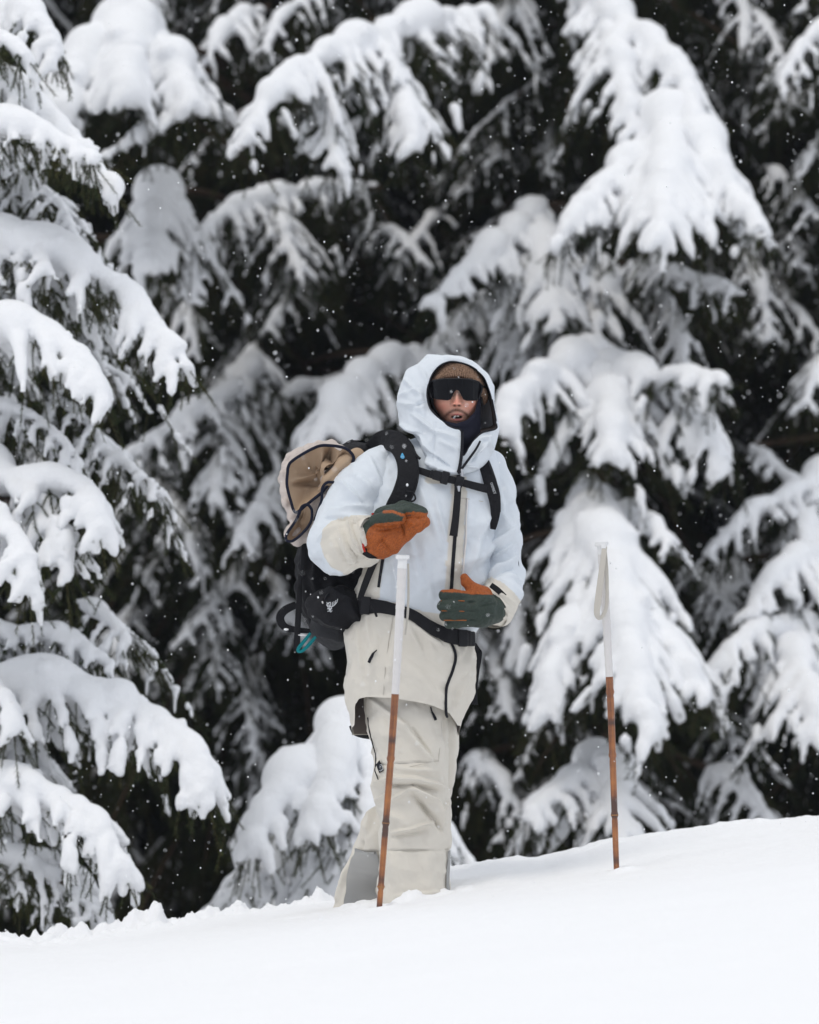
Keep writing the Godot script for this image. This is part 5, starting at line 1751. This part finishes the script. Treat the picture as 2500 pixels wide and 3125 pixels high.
	t2.depth = 0.0008
	var te2 := part("lettering", t2, M.print, s2)
	te2.transform = Transform3D(Basis(Vector3(0.32, -0.93, 0.12).normalized(), Vector3(0.94, 0.32, -0.1).normalized(), Vector3(0.1, 0.12, 0.99)).orthonormalized(), at(1505, 1490, .131))
	part("strap_edge", mesh3(band([[1493, 1415, .085], [1510, 1460, .10], [1524, 1510, .105], [1526, 1560, .095]], [5], 0.004, raw_on, 24, 0.01)), M.grey_pack, s2)
	# lower webbing of the near strap, then the chest strap with its buckle
	part("load_strap", mesh3(band([[1168, 1668, .14], [1140, 1720, .14], [1112, 1790, .12], [1098, 1830, .11]], [22, 22, 20, 16], 0.003, raw_on, 20, 0.004)), M.black_web, o)
	var cs := func(x: float, y: float, _z: float) -> Vector3: return at(x, y, 0.158 - 0.04 * pow((x - 1370.0) / 110.0, 2.0))
	var chest := part("chest_strap", mesh3(band([[1272, 1432], [1310, 1446], [1350, 1458], [1400, 1470], [1450, 1484], [1500, 1496]], [20, 22, 22, 22, 24, 26], 0.003, cs, 40, 0.004)), M.black_web, o)
	part("buckle", join([block(cs.call(1338.0, 1453.0, 0.0) + Vector3(0, 0, .008), Vector3(.034, .030, .012), Basis(Vector3.FORWARD, 0.28)), block(cs.call(1358.0, 1459.0, 0.0) + Vector3(0, 0, .009), Vector3(.024, .040, .015), Basis(Vector3.FORWARD, 0.28)), block(cs.call(1320.0, 1448.0, 0.0) + Vector3(0, 0, .007), Vector3(.014, .026, .010), Basis(Vector3.FORWARD, 0.28))]), M.black_plastic, chest)
	part("slider", block_mesh(cs.call(1402.0, 1470.0, 0.0) + Vector3(0, 0, .008), Vector3(.026, .034, .010), Basis(Vector3.FORWARD, 0.28)), M.black_plastic, chest)
	part("strap_tail", mesh3(band([[1398, 1472, .172], [1396, 1520, .178], [1391, 1580, .180], [1384, 1636, .182]], [20, 21, 22, 25], 0.0028, raw_on, 24)), M.black_web, chest)
	part("whistle", mesh3(tube(PackedVector3Array([at(1400, 1484, .183), at(1401, 1500, .185)]), [0.006, 0.003], 10)), M.steel, chest)
	# hip belt
	var hb := func(x: float, y: float, _z: float) -> Vector3: return torso_on(x, y, 0.0) + Vector3(0, 0, 0.003)
	var belt := part("hip_belt", mesh3(band([[1100, 1850], [1160, 1852], [1215, 1862], [1260, 1880], [1305, 1908], [1345, 1932], [1385, 1942], [1430, 1948]], [54, 40, 36, 34, 36, 44, 48, 46], 0.006, hb, 60, 0.004)), M.black_web, o)
	part("belt_slider", block_mesh(hb.call(1116.0, 1848.0, 0.0) + Vector3(0, 0, .012), Vector3(.030, .055, .012), Basis(Vector3.FORWARD, 0.1)), M.black_plastic, belt)
	part("belt_tail", mesh3(band([[1128, 1840, .165], [1142, 1862, .17], [1150, 1882, .168]], [8, 8, 7], 0.003, raw_on, 10, .002)), M.black_web, belt)
	part("buckle", join([block(hb.call(1413.0, 1948.0, 0.0) + Vector3(0.0, 0, .014), Vector3(.030, .052, .016), Basis(Vector3.UP, 0.3)), block(hb.call(1437.0, 1950.0, 0.0) + Vector3(0.0, 0, .012), Vector3(.026, .046, .018), Basis(Vector3.UP, 0.8)), block(hb.call(1424.0, 1950.0, 0.0) + Vector3(0.0, 0, .016), Vector3(.012, .034, .010), Basis(Vector3.UP, 0.5))]), M.black_plastic, belt)
	part("belt_tail", mesh3(band([[1447, 1965, .03], [1458, 1985, .02], [1463, 1997, .02], [1456, 2050, .01], [1450, 2110, .0], [1448, 2150, -.01]], [14, 18, 18, 15, 12, 22], 0.003, raw_on, 24)), M.black_web, belt)

func block_mesh(c: Vector3, size: Vector3, b := Basis()) -> ArrayMesh:
	return mesh3(block(c, size, b))

func build_fleece() -> void:
	var o := thing("fleece_jacket", "cream boucle fleece with tan inside and navy edging, stuffed on the backpack", "fleece jacket")
	var sp := PackedFloat32Array()
	var r := RandomNumberGenerator.new()
	r.seed = 5
	var spine := [[905, 1420, -0.1, 40], [930, 1400, -.12, 36], [970, 1385, -.13, 34], [1010, 1385, -.13, 34], [1050, 1395, -.12, 32], [885, 1455, -.06, 30], [882, 1500, -.05, 27], [890, 1540, -.04, 26], [905, 1570, -.03, 22],
		[930, 1590, -.03, 24], [915, 1610, -.03, 24], [900, 1630, -.02, 25], [905, 1640, -.01, 22], [935, 1625, -.02, 24], [960, 1600, -.02, 26], [980, 1560, -.01, 30], [1000, 1520, .0, 34], [1015, 1480, .0, 34], [1035, 1440, -.02, 34], [960, 1540, -.05, 34], [950, 1480, -.16, 50], [1000, 1440, -.17, 50]]
	for q in spine:
		var p := at(q[0], q[1], q[2] - 0.02)
		sp.append_array(PackedFloat32Array([p.x, p.y, p.z, q[3] / PX]))
		for k in 10:
			var d: Vector3 = Vector3(r.randfn(), r.randfn(), r.randfn()).normalized() * q[3] / PX * 0.9
			sp.append_array(PackedFloat32Array([p.x + d.x, p.y + d.y, p.z + d.z, 0.011]))
	var a := blob(sp, 0.0065)
	part("boucle_shell", mesh3(wrinkle(a, [], 0.003, 0.010)), M.sherpa, o)
	var cav := [[878, 1440], [884, 1415], [920, 1388], [972, 1362], [1010, 1360], [1048, 1366], [1070, 1380], [1080, 1402], [1062, 1430], [1030, 1440], [1005, 1475], [985, 1500], [955, 1525], [930, 1545], [902, 1564], [888, 1530], [876, 1480]]
	var cv := patch(cav, 0.03, -0.075, Vector2(965, 1448), 26, 120)
	cv = wrinkle(cv, [[895, 1460, 1000, 1440, 14, 0.012], [900, 1475, 990, 1470, 10, -0.012], [985, 1370, 975, 1440, 14, 0.014], [1010, 1370, 1000, 1430, 10, -0.012], [1040, 1375, 1010, 1450, 18, 0.022], [1055, 1410, 1000, 1480, 16, 0.018], [920, 1400, 950, 1440, 16, 0.006]], 0.006, 0.008)
	part("inside", mesh3(cv), M.tan, o)
	var roll := flesh([[at(1088, 1392, -0.01), at(1050, 1415, 0.02), .026, .024], [at(1050, 1415, 0.02), at(1005, 1462, 0.025), .024, .016], [at(1005, 1462, 0.025), at(975, 1500, 0.01), .016, .008]], 0.005, 0.02)
	part("rolled_edge", mesh3(wrinkle(roll, [[1080, 1405, 1010, 1465, 6, -0.004]], 0.003, 0.006, 0.008)), M.tan, o)
	var edge := []
	for q in cav:
		edge.append(at(q[0], q[1], 0.033))
	edge.append(edge[0])
	part("binding", tube_mesh(smooth_path(edge, 120), [0.0048], 8), M.binding, o)
	var sl := [[872, 1638], [880, 1622], [905, 1585], [922, 1546], [938, 1540], [950, 1552], [952, 1580], [942, 1605], [915, 1635], [890, 1652], [876, 1650]]
	var c2 := wrinkle(patch(sl, 0.035, -0.05, Vector2(905, 1625), 16, 80), [[930, 1560, 925, 1600, 8, 0.012]], 0.004, 0.006)
	part("sleeve_inside", mesh3(c2), M.tan, o)
	var e2 := []
	for q in sl:
		e2.append(at(q[0], q[1], 0.038))
	e2.append(e2[0])
	part("binding", tube_mesh(smooth_path(e2, 80), [0.0045], 8), M.binding, o)
	part("binding", tube_mesh(smooth_path([at(1028, 1474, .055), at(1000, 1472, .05), at(984, 1490, .05), at(982, 1525, .052), at(972, 1555, .05), at(960, 1590, .045)], 40), [0.0045], 8), M.binding, o)
	part("care_label", mesh3(band([[984, 1450, .02], [1000, 1456, .025]], [12], 0.001, raw_on, 4)), M.strap_linen, o)

func build_pole(label: String, top: Array, foot: Array, grip_end: float, knots: Array, strap: bool) -> void:
	var A: Vector3 = at(top[0], top[1], top[2])
	var B: Vector3 = at(foot[0], foot[1], foot[2])
	var o := thing("ski_pole", label, "ski pole", B, "bamboo ski poles")
	var P := func(t: float) -> Vector3: return A.lerp(B, t) - B + Vector3(0.004 * sin(t * 4.0), 0, 0)
	var t_of := func(Y: float) -> float: return (Y - top[1]) / (foot[1] - top[1])
	var tg: float = t_of.call(grip_end)
	# cane with swollen joints
	var pts := PackedVector3Array()
	var rad := []
	for i in 161:
		var t := lerpf(tg - 0.001, 1.06, i / 160.0)
		pts.append(P.call(t))
		var r := lerpf(0.0115, 0.0088, (t - tg) / (1.0 - tg))
		for k in knots:
			var d: float = (t - t_of.call(k)) * 110.0
			r += 0.0022 * exp(-d * d * 2.0) - 0.0012 * exp(-pow(d - 1.0, 2.0) * 3.0)
		rad.append(r)
	part("cane", tube_mesh(pts, rad, 18), M.bamboo, o)
	for k in knots:
		var t: float = t_of.call(k)
		part("joint", tube_mesh(PackedVector3Array([P.call(t - 0.002), P.call(t), P.call(t + 0.002)]), [0.0115, 0.0124, 0.0112], 16), M.joint, o)
	# wrapped grip: each turn of tape overlaps the next
	pts = PackedVector3Array()
	rad = []
	var turns := int((grip_end - top[1]) / 33.0)
	for i in turns:
		for s in [0.0, 0.07, 0.12, 0.97]:
			var t := lerpf(0.03, tg, (i + s) / turns)
			pts.append(P.call(t))
			rad.append(lerpf(0.0158, 0.0128, t / tg) - (0.0018 if s < 0.15 else 0.0) - 0.0008 * s)
	part("tape_grip", tube_mesh(pts, rad, 22), M.tape, o)
	var cap := PackedVector3Array()
	for s in [-0.004, 0.0, 0.004, 0.0075, 0.009, 0.02, 0.034]:
		cap.append(P.call(s))
	part("grip_cap", tube_mesh(cap, [0.0195, 0.0212, 0.0215, 0.0195, 0.0145, 0.0135, 0.0150], 26), M.white_plastic, o)
	if strap:
		var off := -B
		var loop := band([[1846, 1668, .322], [1842, 1700, .335], [1832, 1780, .342], [1824, 1845, .345], [1822, 1874, .345], [1830, 1886, .340], [1842, 1876, .335], [1851, 1850, .33], [1853, 1800, .328], [1851, 1740, .326], [1846, 1680, .322]], [15, 16, 19, 20, 17, 12, 11, 11, 10, 12, 12], 0.0014, raw_on, 80)
		for i in loop[0].size():
			loop[0][i] += off
		part("wrist_strap", mesh3(loop), M.strap_linen, o)
		part("strap_clip", block_mesh(at(1842, 1668, .325) - B, Vector3(.016, .012, .008)), M.white_plastic, o)
	else:
		var lp := band([[1246, 1720, .452], [1247, 1800, .452], [1244, 1880, .452], [1237, 1938, .452]], [6, 7, 7, 4], 0.002, raw_on, 20)
		for i in lp[0].size():
			lp[0][i] -= B
		part("wrist_strap", mesh3(lp), M.strap_linen, o)

func build_poles() -> void:
	grain(mat("joint", Color(0.33, 0.16, 0.055), 0.5, 0.4), 20.0, M.grainy, 0.6)
	build_pole("bamboo ski pole planted in front of the skier, white tape round its grip", [1229, 1698, 0.48], [1161, 2771, 0.44], 2118.0, [2315.0, 2511.0, 2706.0], false)
	build_pole("bamboo ski pole standing alone right of the skier with a hanging pale wrist strap", [1836, 1658, 0.30], [1885, 2657, 0.28], 2066.0, [2112.0, 2305.0, 2487.0], true)

func build_snowfall() -> void:
	var mm := MultiMesh.new()
	mm.transform_format = MultiMesh.TRANSFORM_3D
	var s := SphereMesh.new()
	s.radius = 1.0
	s.height = 2.0
	s.radial_segments = 8
	s.rings = 4
	mm.mesh = s
	var r := RandomNumberGenerator.new()
	r.seed = 77
	var list := []
	for i in 3600:
		var z := r.randf_range(-5.0, 3.2)
		var k := (DIST - z) / DIST
		var p := Vector3(r.randf_range(-1.5, 1.5) * k, r.randf_range(-0.2, 3.0) * k, z)
		if p.y < ground(p.x, z) + 0.03:
			continue
		var q := absf(r.randfn(0.0, 1.0))
		var rad := 0.0009 + 0.0008 * q
		list.append(Transform3D(Basis().scaled(Vector3(rad, rad * r.randf_range(0.8, 1.5), rad)), p))
	mm.instance_count = list.size()
	for i in list.size():
		mm.set_instance_transform(i, list[i])
	var o := MultiMeshInstance3D.new()
	o.name = "falling_snow"
	o.multimesh = mm
	o.material_override = M.snow
	add_child(o, true)
	o.set_meta("kind", "stuff")
	o.set_meta("label", "fine white snowflakes drifting through the air")
	o.set_meta("category", "snowfall")

func set_the_light() -> void:
	var cam := Camera3D.new()
	cam.name = "camera"
	add_child(cam)
	var lens := CameraAttributesPhysical.new()
	lens.frustum_focal_length = 135.0
	lens.frustum_near = 0.1
	lens.frustum_far = 2000.0
	lens.frustum_focus_distance = DIST
	lens.exposure_aperture = APERTURE
	cam.attributes = lens
	cam.projection = Camera3D.PROJECTION_FRUSTUM
	cam.near = 0.1
	cam.far = 2000.0
	cam.size = 3125.0 / PX / DIST * 0.1
	cam.frustum_offset = Vector2(0.0, ((2725.0 - 1562.5) / PX - EYE_H) / DIST * 0.1)
	cam.position = Vector3(0, EYE_H, DIST)
	cam.current = true
	var we := WorldEnvironment.new()
	we.name = "world_environment"
	var e := Environment.new()
	e.background_mode = Environment.BG_SKY
	var sm := ProceduralSkyMaterial.new()
	sm.sky_top_color = Color(0.965, 0.98, 1.0)
	sm.sky_horizon_color = Color(0.75, 0.775, 0.825)
	sm.sky_curve = 0.35
	sm.sky_energy_multiplier = 1.15
	sm.ground_bottom_color = Color(0.7, 0.72, 0.76)
	sm.ground_horizon_color = Color(0.75, 0.775, 0.825)
	sm.sun_angle_max = 0.0
	var sky := Sky.new()
	sky.sky_material = sm
	e.sky = sky
	e.tonemap_mode = Environment.TONE_MAPPER_LINEAR
	e.tonemap_exposure = EXPOSURE
	e.fog_enabled = true
	e.fog_density = 0.0008
	e.fog_light_color = Color(0.86, 0.89, 0.96)
	e.sdfgi_enabled = true
	e.ssao_enabled = true
	e.ssil_enabled = true
	we.environment = e
	add_child(we)
	var sun := DirectionalLight3D.new()
	sun.name = "sun"
	sun.light_energy = 0.4
	sun.light_color = Color(1.0, 0.98, 0.95)
	sun.light_angular_distance = 25.0
	sun.shadow_enabled = true
	sun.rotation_degrees = Vector3(-62, -40, 0)
	add_child(sun)

const APERTURE := 2.6
const EXPOSURE := 0.85

func _ready() -> void:
	rng.seed = 20240214
	noise.seed = 3
	noise.frequency = 0.01
	noise_b.seed = 9
	noise_b.frequency = 0.01
	noise_b.fractal_octaves = 4
	set_the_light()
	make_materials()
	build_ground()
	person_materials()
	build_skier()
	build_pack()
	build_fleece()
	build_poles()
	build_trees()
	build_snowfall()
